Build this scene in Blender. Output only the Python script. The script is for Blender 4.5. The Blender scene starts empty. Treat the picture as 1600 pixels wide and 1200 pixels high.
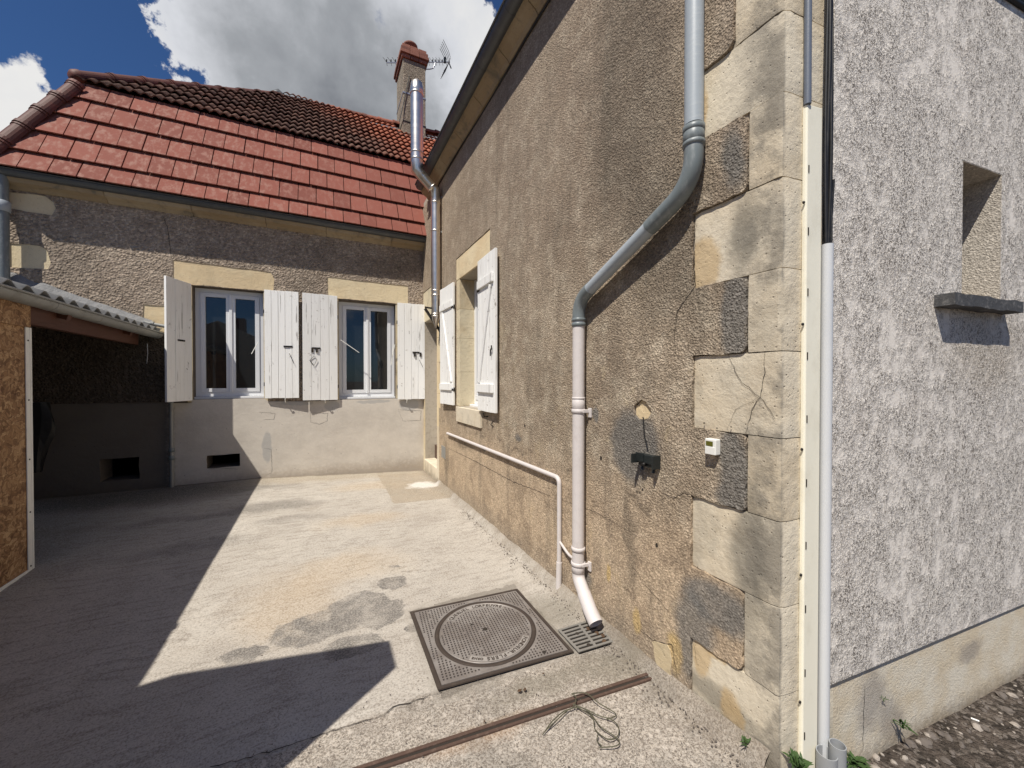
import bpy, math, random
from mathutils import Vector, Matrix, noise as mnoise
from mathutils.geometry import tessellate_polygon
sc = bpy.context.scene
R = math.radians
# ------------------------------------------------------------------ camera
TH, PI_ = R(26.5), R(0.57)
CAM = Vector((0, 0, 1.5))
cd = bpy.data.cameras.new('camera'); cam = bpy.data.objects.new('camera', cd); sc.collection.objects.link(cam)
cam.location = CAM; cam.rotation_euler = (R(90) - PI_, 0, -TH)
cd.sensor_width = 36; cd.lens = 13.5; cd.clip_end = 3000; cd.clip_start = 0.02
sc.camera = cam
# ------------------------------------------------------------------ sun, sky, exposure
SUN_AZ, SUN_EL = 55.0, 57.0          # light travels towards azimuth 55 deg (from +Y to +X)
sd = bpy.data.lights.new('sun', 'SUN'); so = bpy.data.objects.new('sun', sd); sc.collection.objects.link(so)
sd.energy = 5.0; sd.angle = R(0.5); sd.color = (1.0, 0.945, 0.855)
ldir = Vector((math.sin(R(SUN_AZ)) * math.cos(R(SUN_EL)), math.cos(R(SUN_AZ)) * math.cos(R(SUN_EL)), -math.sin(R(SUN_EL))))
so.rotation_euler = ldir.to_track_quat('-Z', 'Y').to_euler(); so.location = (-4, -4, 9)
sc.view_settings.view_transform = 'Standard'; sc.view_settings.look = 'None'
sc.view_settings.gamma = 1; sc.view_settings.use_curve_mapping = False
sc.view_settings.exposure = 0.12
SKY_STRENGTH = 0.05

def ray(px, py):
    r = Vector((math.cos(TH), -math.sin(TH), 0)); f = Vector((math.sin(TH) * math.cos(PI_), math.cos(TH) * math.cos(PI_), -math.sin(PI_)))
    u = r.cross(f)
    return f + r * ((px - 800) / 600) + u * ((600 - py) / 600)
def onX(px, py, X):
    d = ray(px, py); return CAM + d * (X / d.x)
def onY(px, py, Y):
    d = ray(px, py); return CAM + d * (Y / d.y)
def onZ(px, py, Z=0.0):
    d = ray(px, py); return CAM + d * ((Z - 1.5) / d.z)
XW, YF = 1.54, 6.4
YC = 0.832                                   # house corner
FD = Vector((0.994, -0.11, 0)).normalized(); FN = Vector((-0.11, -0.994, 0)).normalized()
def onF(px, py, w=0.0):                      # on the street front
    d = ray(px, py); C0 = Vector((XW, YC, 0)) + FN * w
    return CAM + d * ((C0 - CAM).dot(FN) / d.dot(FN))
def uF(p): return (p - Vector((XW, YC, 0))).dot(FD)

# ------------------------------------------------------------------ node helpers
class M:
    def __init__(s, name, world=False):
        if world:
            s.m = bpy.data.worlds.new(name); sc.world = s.m
        else: s.m = bpy.data.materials.new(name)
        s.m.use_nodes = True; s.t = s.m.node_tree; s.t.nodes.clear()
    def n(s, typ, **k):
        nd = s.t.nodes.new(typ)
        for a, b in k.items(): setattr(nd, a, b)
        return nd
    def put(s, sock, v):
        if isinstance(v, bpy.types.NodeSocket): s.t.links.new(v, sock)
        elif v is not None:
            if isinstance(v, (tuple, list)) and len(v) == 3 and sock.type == 'RGBA': v = (*v, 1)
            sock.default_value = v
    def pos(s):
        if not hasattr(s, '_p'): s._p = s.n('ShaderNodeNewGeometry').outputs['Position']
        return s._p
    def mapv(s, v, scale=(1, 1, 1), rot=(0, 0, 0), loc=(0, 0, 0)):
        m = s.n('ShaderNodeMapping'); s.put(m.inputs[0], v); m.inputs['Scale'].default_value = scale
        m.inputs['Rotation'].default_value = rot; m.inputs['Location'].default_value = loc; return m.outputs[0]
    def noise(s, sc_, det=4, ro=.55, v=None, dist=0, col=False):
        n = s.n('ShaderNodeTexNoise'); s.put(n.inputs['Vector'], v if v is not None else s.pos())
        n.inputs['Scale'].default_value = sc_; n.inputs['Detail'].default_value = det
        n.inputs['Roughness'].default_value = ro; n.inputs['Distortion'].default_value = dist
        return n.outputs[1 if col else 0]
    def vor(s, sc_, v=None, feat='F1', out='Distance', rnd=1):
        n = s.n('ShaderNodeTexVoronoi', feature=feat); s.put(n.inputs['Vector'], v if v is not None else s.pos())
        n.inputs['Scale'].default_value = sc_; n.inputs['Randomness'].default_value = rnd
        return n.outputs[out]
    def ma(s, op, a, b=None, c=None, clamp=False):
        n = s.n('ShaderNodeMath', operation=op, use_clamp=clamp); s.put(n.inputs[0], a)
        if b is not None: s.put(n.inputs[1], b)
        if c is not None: s.put(n.inputs[2], c)
        return n.outputs[0]
    def vm(s, op, a, b=None):
        n = s.n('ShaderNodeVectorMath', operation=op); s.put(n.inputs[0], a)
        if b is not None: s.put(n.inputs[1], b)
        return n.outputs['Value' if op in ('DOT_PRODUCT', 'LENGTH') else 0]
    def sm(s, x, lo, hi, a=0., b=1.):           # smoothstep
        n = s.n('ShaderNodeMapRange', interpolation_type='SMOOTHSTEP'); s.put(n.inputs[0], x)
        n.inputs[1].default_value = lo; n.inputs[2].default_value = hi; n.inputs[3].default_value = a; n.inputs[4].default_value = b
        return n.outputs[0]
    def mix(s, f, a, b, mode='MIX'):
        n = s.n('ShaderNodeMix', data_type='RGBA', blend_type=mode); s.put(n.inputs[0], f); s.put(n.inputs[6], a); s.put(n.inputs[7], b)
        return n.outputs[2]
    def ramp(s, f, stops):
        n = s.n('ShaderNodeValToRGB'); e = n.color_ramp.elements
        while len(e) < len(stops): e.new(.5)
        for q, (p, c) in zip(e, stops): q.position = p; q.color = (*c, 1)
        s.put(n.inputs[0], f); return n.outputs[0]
    def sep(s, v=None):
        n = s.n('ShaderNodeSeparateXYZ'); s.put(n.inputs[0], v if v is not None else s.pos()); return n.outputs
    def bump(s, h, st=.5, dist=.01, nrm=None):
        n = s.n('ShaderNodeBump'); s.put(n.inputs['Height'], h); n.inputs['Strength'].default_value = st
        n.inputs['Distance'].default_value = dist
        if nrm is not None: s.put(n.inputs['Normal'], nrm)
        return n.outputs[0]
    def rnd(s): return s.n('ShaderNodeObjectInfo').outputs['Random']
    def blob(s, ax, cen, rad, soft=.25, wob=.35, wsc=3., rot=0.):   # irregular ellipse mask; ax = two axis indices
        key = (wsc, wob)
        if not hasattr(s, '_w'): s._w = {}
        if key not in s._w:
            c = s.noise(wsc, 4, .6, col=True); s._w[key] = s.vm('MULTIPLY', s.vm('SUBTRACT', c, (.5, .5, .5)), (wob, wob, wob))
        p = s.vm('ADD', s.pos(), s._w[key])
        L = [0, 0, 0]; L[ax[0]] = cen[0]; L[ax[1]] = cen[1]
        S = [0, 0, 0]; S[ax[0]] = 1 / rad[0]; S[ax[1]] = 1 / rad[1]
        d = s.vm('SUBTRACT', p, tuple(L))
        if rot:
            d = s.mapv(d, rot=(0, 0, rot) if ax == (0, 1) else ((rot, 0, 0) if ax == (1, 2) else (0, rot, 0)))
        l = s.vm('LENGTH', s.vm('MULTIPLY', d, tuple(S)))
        return s.sm(l, 1 - soft, 1 + soft, 1, 0)
    def out(s, col, rough=.9, nrm=None, metal=0., spec=None, **k):
        b = s.n('ShaderNodeBsdfPrincipled'); s.put(b.inputs['Base Color'], col); s.put(b.inputs['Roughness'], rough)
        s.put(b.inputs['Metallic'], metal)
        if nrm is not None: s.put(b.inputs['Normal'], nrm)
        if spec is not None: b.inputs['Specular IOR Level'].default_value = spec
        for a, v in k.items(): s.put(b.inputs[a], v)
        o = s.n('ShaderNodeOutputMaterial'); s.t.links.new(b.outputs[0], o.inputs[0]); s.b = b
        return s.m

# ------------------------------------------------------------------ world: sky with broken clouds
w = M('World', True)
sky = w.n('ShaderNodeTexSky', sky_type='NISHITA', sun_disc=False)
sky.sun_elevation = R(SUN_EL); sky.sun_rotation = R(SUN_AZ + 180); sky.air_density = 1.0; sky.dust_density = .3; sky.ozone_density = 4.0; sky.altitude = 200
tc = w.n('ShaderNodeTexCoord').outputs['Generated']
def cdir(px, py): return tuple(ray(px, py).normalized())
# cloud layer: project the direction on a flat layer high up so clouds shrink to the horizon
dz = w.ma('MAXIMUM', w.sep(tc)[2], .06)
cx = w.n('ShaderNodeCombineXYZ'); w.put(cx.inputs[0], dz); w.put(cx.inputs[1], dz); w.put(cx.inputs[2], dz)
cl = w.vm('DIVIDE', tc, cx.outputs[0])
n1 = w.noise(3.4, 10, .6, v=w.mapv(tc, loc=(3.1, 1.7, .4)), dist=.1)
n2 = w.noise(9, 8, .6, v=w.mapv(tc, loc=(7.3, 2.2, 0)), dist=.1)
dens = w.ma('ADD', w.ma('MULTIPLY', w.ma('SUBTRACT', n1, .5), 1.55), .35)
tw_ = w.vm('ADD', tc, w.vm('ADD', w.vm('MULTIPLY', w.vm('SUBTRACT', w.noise(5.5, 9, .62, v=tc, col=True), (.5, .5, .5)), (.42, .42, .42)), w.vm('MULTIPLY', w.vm('SUBTRACT', w.noise(22, 6, .6, v=tc, col=True), (.5, .5, .5)), (.10, .10, .10))))
tw_ = w.vm('NORMALIZE', tw_)
def lobe(px, py, deg, amp):
    global dens
    d = w.vm('DOT_PRODUCT', tw_, cdir(px, py))
    dens = w.ma('ADD', dens, w.sm(d, math.cos(R(deg)), math.cos(R(deg * .25)), 0, amp))
lobe(560, 110, 24, .34); lobe(400, 50, 12, .22); lobe(290, 100, 7, .30); lobe(650, 60, 14, .2)
lobe(25, 165, 5.5, .55); lobe(105, 50, 10, -.42); lobe(215, 5, 7, -.25); lobe(778, 6, 4, -.35); lobe(330, 135, 2.5, -.25)
dens = w.ma('ADD', dens, w.ma('MULTIPLY', w.ma('SUBTRACT', n2, .5), .5))
mask = w.sm(dens, .45, .66)
n3 = w.noise(2.9, 6, .55, v=w.mapv(tc, loc=(1.9, 5.2, 1.0)), dist=.1)
shade = w.ma('ADD', w.ma('MULTIPLY', w.sm(w.vm('DOT_PRODUCT', tc, cdir(510, 130)), math.cos(R(17)), math.cos(R(3))), .62), w.ma('MULTIPLY', w.sm(n3, .35, .68), .45))
shade = w.ma('ADD', shade, w.ma('MULTIPLY', w.ma('SUBTRACT', n2, .5), .5))
ccol = w.ramp(shade, [(0, (1., .99, .97)), (.34, (.80, .82, .87)), (.66, (.42, .44, .47)), (1, (.235, .25, .28))])
cs = w.mix(1.0, ccol, (15.5, 15.5, 15.5), 'MULTIPLY')
skyc = w.mix(1.0, sky.outputs[0], (.72, 1.03, 1.42), 'MULTIPLY')
fin = w.mix(mask, skyc, cs)
bg = w.n('ShaderNodeBackground'); w.put(bg.inputs[0], fin); bg.inputs[1].default_value = SKY_STRENGTH
wo = w.n('ShaderNodeOutputWorld'); w.t.links.new(bg.outputs[0], wo.inputs[0])

# ------------------------------------------------------------------ mesh helpers
W = {}
class MB:
    def __init__(s): s.v = []; s.f = []; s.sm = set()
    def add(s, vs, fs, smooth=False):
        o = len(s.v); s.v += [Vector(v) for v in vs]
        for f in fs:
            if smooth: s.sm.add(len(s.f))
            s.f.append([i + o for i in f])
        return s
    def box(s, a, b):
        x0, y0, z0 = a; x1, y1, z1 = b
        return s.add([(x0, y0, z0), (x1, y0, z0), (x1, y1, z0), (x0, y1, z0), (x0, y0, z1), (x1, y0, z1), (x1, y1, z1), (x0, y1, z1)],
                     [(0, 3, 2, 1), (4, 5, 6, 7), (0, 1, 5, 4), (1, 2, 6, 5), (2, 3, 7, 6), (3, 0, 4, 7)])
    def obox(s, c, ax, h):                   # centre, three axes, half sizes
        c = Vector(c); a = [Vector(q) for q in ax]
        P = [c + a[0] * (h[0] * i) + a[1] * (h[1] * j) + a[2] * (h[2] * k) for k in (-1, 1) for j in (-1, 1) for i in (-1, 1)]
        return s.add(P, [(0, 2, 3, 1), (4, 5, 7, 6), (0, 1, 5, 4), (1, 3, 7, 5), (3, 2, 6, 7), (2, 0, 4, 6)])
    def bar(s, a, b, wd, ht=None, up=(0, 0, 1)):
        a, b = Vector(a), Vector(b); d = (b - a); L = d.length; d.normalize(); u = Vector(up)
        if abs(d.dot(u)) > .98: u = Vector((1, 0, 0))
        r = d.cross(u).normalized(); u = r.cross(d)
        return s.obox((a + b) / 2, (d, r, u), (L / 2, wd / 2, (ht or wd) / 2))
    def tube(s, pts, r, seg=12, caps=True, smooth=True, hollow=0):
        pts = [Vector(p) for p in pts]; n = len(pts); rs = r if isinstance(r, (list, tuple)) else [r] * n
        t = [(pts[min(i + 1, n - 1)] - pts[max(i - 1, 0)]).normalized() for i in range(n)]
        nr = t[0].orthogonal().normalized(); vs = []
        for i in range(n):
            nr = (nr - t[i] * nr.dot(t[i])).normalized(); b = t[i].cross(nr)
            for k in range(seg):
                a = 2 * math.pi * k / seg; vs.append(pts[i] + (nr * math.cos(a) + b * math.sin(a)) * rs[i])
        fs = [(i * seg + k, i * seg + (k + 1) % seg, (i + 1) * seg + (k + 1) % seg, (i + 1) * seg + k) for i in range(n - 1) for k in range(seg)]
        s.add(vs, fs, smooth)
        if caps:
            s.add(vs[:seg], [list(range(seg))[::-1]]); s.add(vs[-seg:], [list(range(seg))])
        return s
    def prism(s, loops, fn, w0, w1, back=False):     # loops: outer + holes in (u,v); fn(u,v,w)->world
        # even-odd fill by horizontal slabs (robust for ragged outlines with holes)
        E = []
        for L in loops:
            for i in range(len(L)):
                a, b = L[i], L[(i + 1) % len(L)]
                if abs(a[1] - b[1]) > 1e-7: E.append((a, b) if a[1] < b[1] else (b, a))
        lv = sorted({round(p[1], 6) for L in loops for p in L})
        lv = [v for i, v in enumerate(lv) if i == 0 or v - lv[i - 1] > 1e-5]
        for v0, v1 in zip(lv, lv[1:]):
            vm = (v0 + v1) / 2; cr = []
            for a, b in E:
                if a[1] < vm < b[1]:
                    f = lambda v: a[0] + (b[0] - a[0]) * (v - a[1]) / (b[1] - a[1])
                    cr.append((f(vm), f(v0), f(v1)))
            cr.sort()
            for l, r_ in zip(cr[::2], cr[1::2]):
                q = [(l[1], v0), (r_[1], v0), (r_[2], v1), (l[2], v1)]
                s.add([fn(u, v, w1) for u, v in q], [(0, 1, 2, 3)])
                if back: s.add([fn(u, v, w0) for u, v in q], [(3, 2, 1, 0)])
        for L in loops:
            n = len(L); vs = [fn(u, v, w1) for u, v in L] + [fn(u, v, w0) for u, v in L]
            s.add(vs, [(i, (i + 1) % n, n + (i + 1) % n, n + i) for i in range(n)])
        return s
    def lathe(s, prof, c, ax=(0, 0, 1), seg=24, smooth=True):
        c = Vector(c); ax = Vector(ax).normalized(); a = ax.orthogonal().normalized(); b = ax.cross(a); vs = []
        for r, h in prof:
            for k in range(seg):
                q = 2 * math.pi * k / seg; vs.append(c + ax * h + (a * math.cos(q) + b * math.sin(q)) * r)
        return s.add(vs, [(i * seg + k, i * seg + (k + 1) % seg, (i + 1) * seg + (k + 1) % seg, (i + 1) * seg + k) for i in range(len(prof) - 1) for k in range(seg)], smooth)
    def sweep(s, prof, a, b, X, Yv, closed=False, caps=False, smooth=False):  # profile (x,y) in axes X,Yv from a to b
        a, b, X, Yv = map(Vector, (a, b, X, Yv)); n = len(prof)
        vs = [a + X * p + Yv * q for p, q in prof] + [b + X * p + Yv * q for p, q in prof]
        m = n if closed else n - 1
        s.add(vs, [(i, (i + 1) % n, n + (i + 1) % n, n + i) for i in range(m)], smooth)
        if caps: s.add(vs[:n], [list(range(n))]); s.add(vs[n:], [list(range(n))[::-1]])
        return s
def obj(name, mb, mat, parent=None, at=None, bev=0, label=None, kind=None, recalc=True):
    if at is None:
        if parent is not None: at = W[parent.name]
        else:
            xs = [v.x for v in mb.v]; ys = [v.y for v in mb.v]; zs = [v.z for v in mb.v]
            at = Vector(((min(xs) + max(xs)) / 2, (min(ys) + max(ys)) / 2, min(zs)))
    at = Vector(at)
    me = bpy.data.meshes.new(name); me.from_pydata([v - at for v in mb.v], [], mb.f); 
    if recalc:
        import bmesh
        bm = bmesh.new(); bm.from_mesh(me); bmesh.ops.remove_doubles(bm, verts=bm.verts, dist=1e-5) if not mb.sm else None
        bmesh.ops.recalc_face_normals(bm, faces=bm.faces); bm.to_mesh(me); bm.free()
    if mb.sm:
        me.polygons.foreach_set('use_smooth', [i in mb.sm for i in range(len(me.polygons))])
    me.materials.append(mat)
    o = bpy.data.objects.new(name, me); sc.collection.objects.link(o)
    W[o.name] = at
    if parent is not None: o.parent = parent; o.location = at - W[parent.name]
    else: o.location = at
    if bev:
        b = o.modifiers.new('bevel', 'BEVEL'); b.width = bev; b.segments = 2; b.limit_method = 'ANGLE'
    if label: o['label'] = label
    if kind: o['kind'] = kind
    return o
def thing(name, loc, label, cat, group=None):
    o = bpy.data.objects.new(name, None); sc.collection.objects.link(o); o.location = loc; o.empty_display_size = .1
    W[o.name] = Vector(loc); o['label'] = label; o['category'] = cat
    if group: o['group'] = group
    return o
def tag(o, label, cat, group=None):
    o['label'] = label; o['category'] = cat
    if group: o['group'] = group
    return o
def inst(src, name, parent, at, rot=None, scale=None):        # a piece sharing src's mesh
    o = bpy.data.objects.new(name, src.data); sc.collection.objects.link(o); W[o.name] = Vector(at)
    if parent is not None: o.parent = parent; o.location = Vector(at) - W[parent.name]
    else: o.location = at
    if rot: o.rotation_euler = rot
    if scale: o.scale = scale
    return o
rng = random.Random(7)
def rough(L, step=.03, amp=.004, seed=1, keep=()):   # ragged outline
    r = random.Random(seed); out = []
    n = len(L)
    for i in range(n):
        a, b = L[i], L[(i + 1) % n]; d = math.hypot(b[0] - a[0], b[1] - a[1])
        if i in keep or d < step: out.append(a); continue
        k = max(1, int(d / step)); nx, ny = -(b[1] - a[1]) / d, (b[0] - a[0]) / d
        for j in range(k):
            t = j / k; o = 0 if j == 0 else r.uniform(-amp, amp) + amp * math.sin(j * .9 + seed)
            out.append((a[0] + (b[0] - a[0]) * t + nx * o, a[1] + (b[1] - a[1]) * t + ny * o))
    return out
def fW(u, v, w_=0): return Vector((XW - w_, u, v))        # long right wall
def fY(u, v, w_=0): return Vector((u, YF - w_, v))        # courtyard facade
def fF(u, v, w_=0): return Vector((XW, YC, 0)) + FD * u + FN * w_ + Vector((0, 0, v))
def arc(a, b, c, r, n=6):                  # rounded corner at b
    a, b, c = map(Vector, (a, b, c)); d1 = (a - b).normalized(); d2 = (c - b).normalized()
    p, q = b + d1 * r, b + d2 * r
    return [p * (1 - t) ** 2 + b * (2 * t * (1 - t)) + q * t ** 2 for t in [i / n for i in range(n + 1)]]
def gz(x, y):                               # yard height
    h = .13 * max(0, min(1, (1.5 - x) / 2.3)) * max(0, min(1, (y - 2.7) / 3.7))
    return h
# ================================================================== materials
def roughcast(name, base, light, dark, gs=1., masks=None, bumpd=.02):
    m = M(name)
    g1 = m.vor(95 * gs, out='Distance'); g2 = m.noise(60 * gs, 5, .7); g3 = m.noise(28 * gs, 4, .6)
    cellc = m.sep(m.vor(110 * gs, out='Color'))[0]
    big = m.noise(1.3, 6, .6); mid = m.noise(7, 5, .65)
    col = m.mix(m.sm(big, .35, .68), base, dark)
    col = m.mix(m.ma('MULTIPLY', m.sm(mid, .42, .75), .55), col, light)
    if masks: col = masks(m, col)
    up = m.mix(1., col, (1.75, 1.75, 1.75), 'MULTIPLY'); dn = m.mix(1., col, (.42, .41, .40), 'MULTIPLY')
    col = m.mix(m.ma('MULTIPLY', m.sm(cellc, .55, .97), .55), col, up)
    col = m.mix(m.ma('MULTIPLY', m.sm(g2, .5, .36), .45), col, dn)
    col = m.mix(m.ma('MULTIPLY', m.sm(cellc, .22, .0), .35), col, dn)
    h = m.ma('ADD', m.ma('MULTIPLY', g2, 1.1), m.ma('MULTIPLY', m.sm(g1, 0, .75, 1, 0), .55))
    h = m.ma('ADD', h, m.ma('MULTIPLY', g3, .9))
    if name == 'roughcast_brown': h = m.ma('MULTIPLY', h, m.sm(m.ma('ADD', m.sep()[2], m.ma('MULTIPLY', m.noise(2.3, 5, .6), .5)), .85, 1.4, .38, 1.))
    return m, col, h, bumpd
def fin_rc(t, st=1.):
    m, col, h, d = t
    return m.out(col, .95, m.bump(h, st, d), spec=.15)

def wallmask(m, col):
    Y, Z = m.sep()[1], m.sep()[2]
    n = m.noise(2.3, 5, .6)
    lowf = m.sm(m.ma('ADD', Z, m.ma('MULTIPLY', m.ma('SUBTRACT', n, .5), .5)), .62, 1.15, 1, 0)
    col = m.mix(m.ma('MULTIPLY', lowf, .85), col, (.49, .38, .265))
    mo = m.noise(4.2, 7, .7, dist=.4); mo2 = m.noise(15, 5, .7)
    col = m.mix(m.ma('MULTIPLY', m.ma('MULTIPLY', lowf, m.sm(mo, .46, .62)), .55), col, (.30, .215, .145))
    col = m.mix(m.ma('MULTIPLY', m.ma('MULTIPLY', lowf, m.sm(mo, .42, .3)), .5), col, (.53, .375, .265))
    col = m.mix(m.ma('MULTIPLY', m.ma('MULTIPLY', lowf, m.sm(mo2, .55, .68)), .45), col, (.22, .17, .125))
    col = m.mix(m.ma('MULTIPLY', m.sm(mo, .5, .64), .30), col, (.215, .185, .14))
    col = m.mix(m.ma('MULTIPLY', m.ma('MULTIPLY', m.sm(mo, .44, .34), m.sm(Z, 2.6, 1.2)), .35), col, (.50, .40, .24))
    edge = m.ma('ABSOLUTE', m.ma('SUBTRACT', lowf, .5))
    col = m.mix(m.ma('MULTIPLY', m.sm(edge, .10, .0), m.sm(m.noise(6, 5, .7), .48, .6, 0, .6)), col, (.12, .095, .07))
    zz = m.sm(Z, 1.6, 3.2)
    col = m.mix(m.ma('MULTIPLY', zz, .35), col, (.29, .225, .175))
    vs = m.noise(3.4, 6, .62, v=m.mapv(m.pos(), scale=(1, 2.2, .28)))
    col = m.mix(m.ma('MULTIPLY', m.sm(vs, .5, .66), .38), col, (.20, .165, .125))
    # paler band near the door end of the wall
    col = m.mix(m.ma('MULTIPLY', m.sm(Y, 3.2, 5.2), .25), col, (.46, .36, .25))
    ax = (1, 2)
    grey = [((1.585, 1.14), (.17, .2), .22), ((1.02, 1.12), (.075, .22), .3), ((1.0, 1.78), (.07, .2), .3), ((1.08, .52), (.17, .1), .3),
            ((1.02, 2.42), (.05, .12), .4), ((3.75, .78), (.07, .03), .3), ((1.90, 1.29), (.03, .05), .3), ((2.05, .2), (.09, .1), .3), ((1.2, .3), (.1, .22), .3), ((2.95, 1.0), (.05, .03), .4)]
    for c, r_, so_ in grey:
        col = m.mix(m.ma('MULTIPLY', m.blob(ax, c, r_, so_, .12, 6), .78), col, (.165, .16, .15))
    # dark lichen streak and stains
    for c, r_ in [((4.35, .72), (.28, .08)), ((1.35, 2.2), (.25, .4)), ((1.6, .62), (.05, .3)), ((5.1, .4), (.1, .3)), ((1.6, 3.1), (.3, .8)), ((4.25, 1.05), (.25, .07))]:
        col = m.mix(m.ma('MULTIPLY', m.blob(ax, c, r_, .5, .3, 4), .45), col, (.085, .075, .06))
    for c, r_ in [((1.55, .2), (.03, .07)), ((1.3, .17), (.045, .1)), ((1.78, .35), (.02, .05))]:
        col = m.mix(m.ma('MULTIPLY', m.blob(ax, c, r_, .3, .08, 9), .9), col, (.5, .36, .17))
    damp = m.sm(m.ma('ADD', Z, m.ma('MULTIPLY', m.noise(6, 4, .6), .25)), .12, .42, 1, 0)
    col = m.mix(m.ma('MULTIPLY', damp, .5), col, (.22, .19, .155))
    return col
mt_wall = roughcast('roughcast_brown', (.395, .318, .235), (.66, .57, .44), (.28, .22, .16), 1.08, wallmask, .010)
mat_wall = fin_rc(mt_wall)

def facmask(m, col):
    ax = (0, 2)
    col = m.mix(m.ma('MULTIPLY', m.ma('MULTIPLY', m.sm(m.sep()[0], -1.6, -1.75), m.sm(m.sep()[2], 2.25, 2.05)), .85), col, (.05, .04, .032))  # roughcast under the lean-to roof darkened, its shade put into the colour
    for c, r_ in [((-2.75, 2.9), (.3, .25)), ((.9, 3.3), (.5, .2)), ((-.2, 2.75), (.25, .3))]:
        col = m.mix(m.ma('MULTIPLY', m.blob(ax, c, r_, .5, .3, 4), .4), col, (.15, .125, .10))
    return col
mf = roughcast('roughcast_facade', (.37, .30, .235), (.50, .42, .33), (.28, .225, .175), .42, facmask, .022)
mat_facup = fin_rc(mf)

def smoothcement():
    m = M('smooth_cement')
    n = m.noise(2.2, 7, .6, v=m.mapv(m.pos(), scale=(1, 1, 1.3))); f = m.noise(22, 6, .7); s = m.noise(60, 3, .7)
    col = m.mix(m.sm(n, .35, .7), (.62, .57, .50), (.52, .475, .415))
    col = m.mix(m.ma('MULTIPLY', m.sm(f, .45, .75), .3), col, (.70, .65, .57))
    for c, r_ in [((-.3, 1.17), (.2, .035)), ((.15, 1.12), (.1, .08)), ((1.3, 1.1), (.16, .1)), ((-.68, .55), (.055, .22)), ((.75, 1.16), (.25, .03))]:
        col = m.mix(m.ma('MULTIPLY', m.blob((0, 2), c, r_, .15, .06, 9), .6), col, (.36, .36, .355))
    Z = m.sep()[2]
    col = m.mix(m.ma('MULTIPLY', m.sm(m.ma('ADD', Z, m.ma('MULTIPLY', f, .2)), .15, .38, 1, 0), .6), col, (.30, .24, .18))
    col = m.mix(m.ma('MULTIPLY', m.sm(m.vor(9, out='Distance'), .07, .03), .6), col, (.1, .09, .08))
    col = m.mix(m.ma('MULTIPLY', m.sm(m.ma('ADD', m.sep()[0], m.ma('MULTIPLY', f, .15)), -1.60, -1.72), .85), col, (.07, .056, .045))  # cement behind the lean-to painted near black to stand in for its shade
    h = m.ma('ADD', m.ma('MULTIPLY', n, 1.0), m.ma('ADD', m.ma('MULTIPLY', f, .35), m.ma('MULTIPLY', s, .1)))
    return m.out(col, .88, m.bump(h, .42, .018), spec=.2)
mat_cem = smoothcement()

def stone(name, base=(.52, .42, .28), pale=(.60, .52, .39), dirt=.5):
    m = M(name); r = m.rnd()
    off = m.vm('ADD', m.pos(), m.n('ShaderNodeCombineXYZ').outputs[0])
    big = m.noise(3.2, 6, .62); f = m.noise(26, 6, .7); pit = m.vor(38, out='Distance')
    col = m.mix(m.sm(m.ma('ADD', big, m.ma('MULTIPLY', m.ma('SUBTRACT', r, .5), .35)), .32, .66), base, pale)
    col = m.mix(m.ma('MULTIPLY', m.sm(f, .5, .75), .3), col, tuple(c * .75 for c in base))
    st = m.noise(2.6, 8, .68, v=m.mapv(m.pos(), scale=(1.6, 1.6, .8), loc=(4, 1, 2)), dist=.6)
    col = m.mix(m.ma('MULTIPLY', m.sm(st, .5, .68), dirt), col, (.15, .135, .105))
    st2 = m.noise(14, 6, .75, dist=.5)
    col = m.mix(m.ma('MULTIPLY', m.sm(st2, .55, .72), dirt * .8), col, (.26, .22, .165))
    col = m.mix(m.ma('MULTIPLY', m.sm(pit, .13, .05), .7), col, (.13, .10, .07))
    h = m.ma('ADD', m.ma('MULTIPLY', f, .5), m.ma('ADD', m.ma('MULTIPLY', big, 1.), m.sm(pit, .05, .2, 0, .15)))
    m.put; return m, col, m.bump(h, .6, .02)
def fin_st(t): return t[0].out(t[1], .9, t[2], spec=.2)
mat_lintel = fin_st(stone('limestone_clean', (.69, .545, .34), (.75, .63, .42), .15))
mat_reveal = fin_st(stone('limestone_jamb', (.58, .475, .31), (.64, .56, .40), .4))
def quoin():
    t = stone('limestone_quoin', (.61, .515, .375), (.68, .605, .475), .28); m = t[0]; col = t[1]
    Y, Z, X = m.sep()[1], m.sep()[2], m.sep()[0]
    # weathering near the arris, growth of grey lichen low and high
    near = m.sm(m.ma('ADD', Y, m.ma('MULTIPLY', m.noise(7, 5, .7), .22)), .98, 1.18, 1, 0)
    face = m.sm(X, 1.545, 1.56, 1, 0)
    col = m.mix(m.ma('MULTIPLY', m.ma('MULTIPLY', near, face), m.sm(m.noise(3.1, 6, .7), .42, .58, .10, .8)), col, (.20, .18, .15))
    for c, r_ in [((1.1, .12), (.16, .05)), ((.98, 2.1), (.06, .15)), ((.95, .78), (.07, .3))]:
        col = m.mix(m.ma('MULTIPLY', m.blob((1, 2), c, r_, .5, .1, 9), .6), col, (.13, .12, .10))
    for c, r_ in [((1.16, .25), (.05, .08)), ((1.02, .1), (.05, .09)), ((1.1, .33), (.06, .05)), ((1.18, 2.02), (.09, .12)), ((1.2, 2.7), (.05, .14))]:
        col = m.mix(m.ma('MULTIPLY', m.blob((1, 2), c, r_, .25, .1, 9), .65), col, (.53, .37, .18))
    low = m.sm(m.ma('ADD', Z, m.ma('MULTIPLY', m.noise(12, 4, .6), .2)), .05, .25, 1, 0)
    col = m.mix(m.ma('MULTIPLY', low, .65), col, (.13, .11, .085))
    return m.out(col, .9, t[2], spec=.2)
mat_quoin = quoin()
def cornm():
    t = stone('cornice_stone', (.33, .25, .155), (.39, .31, .205), .75); return fin_st(t)
mat_corn = cornm()

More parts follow.
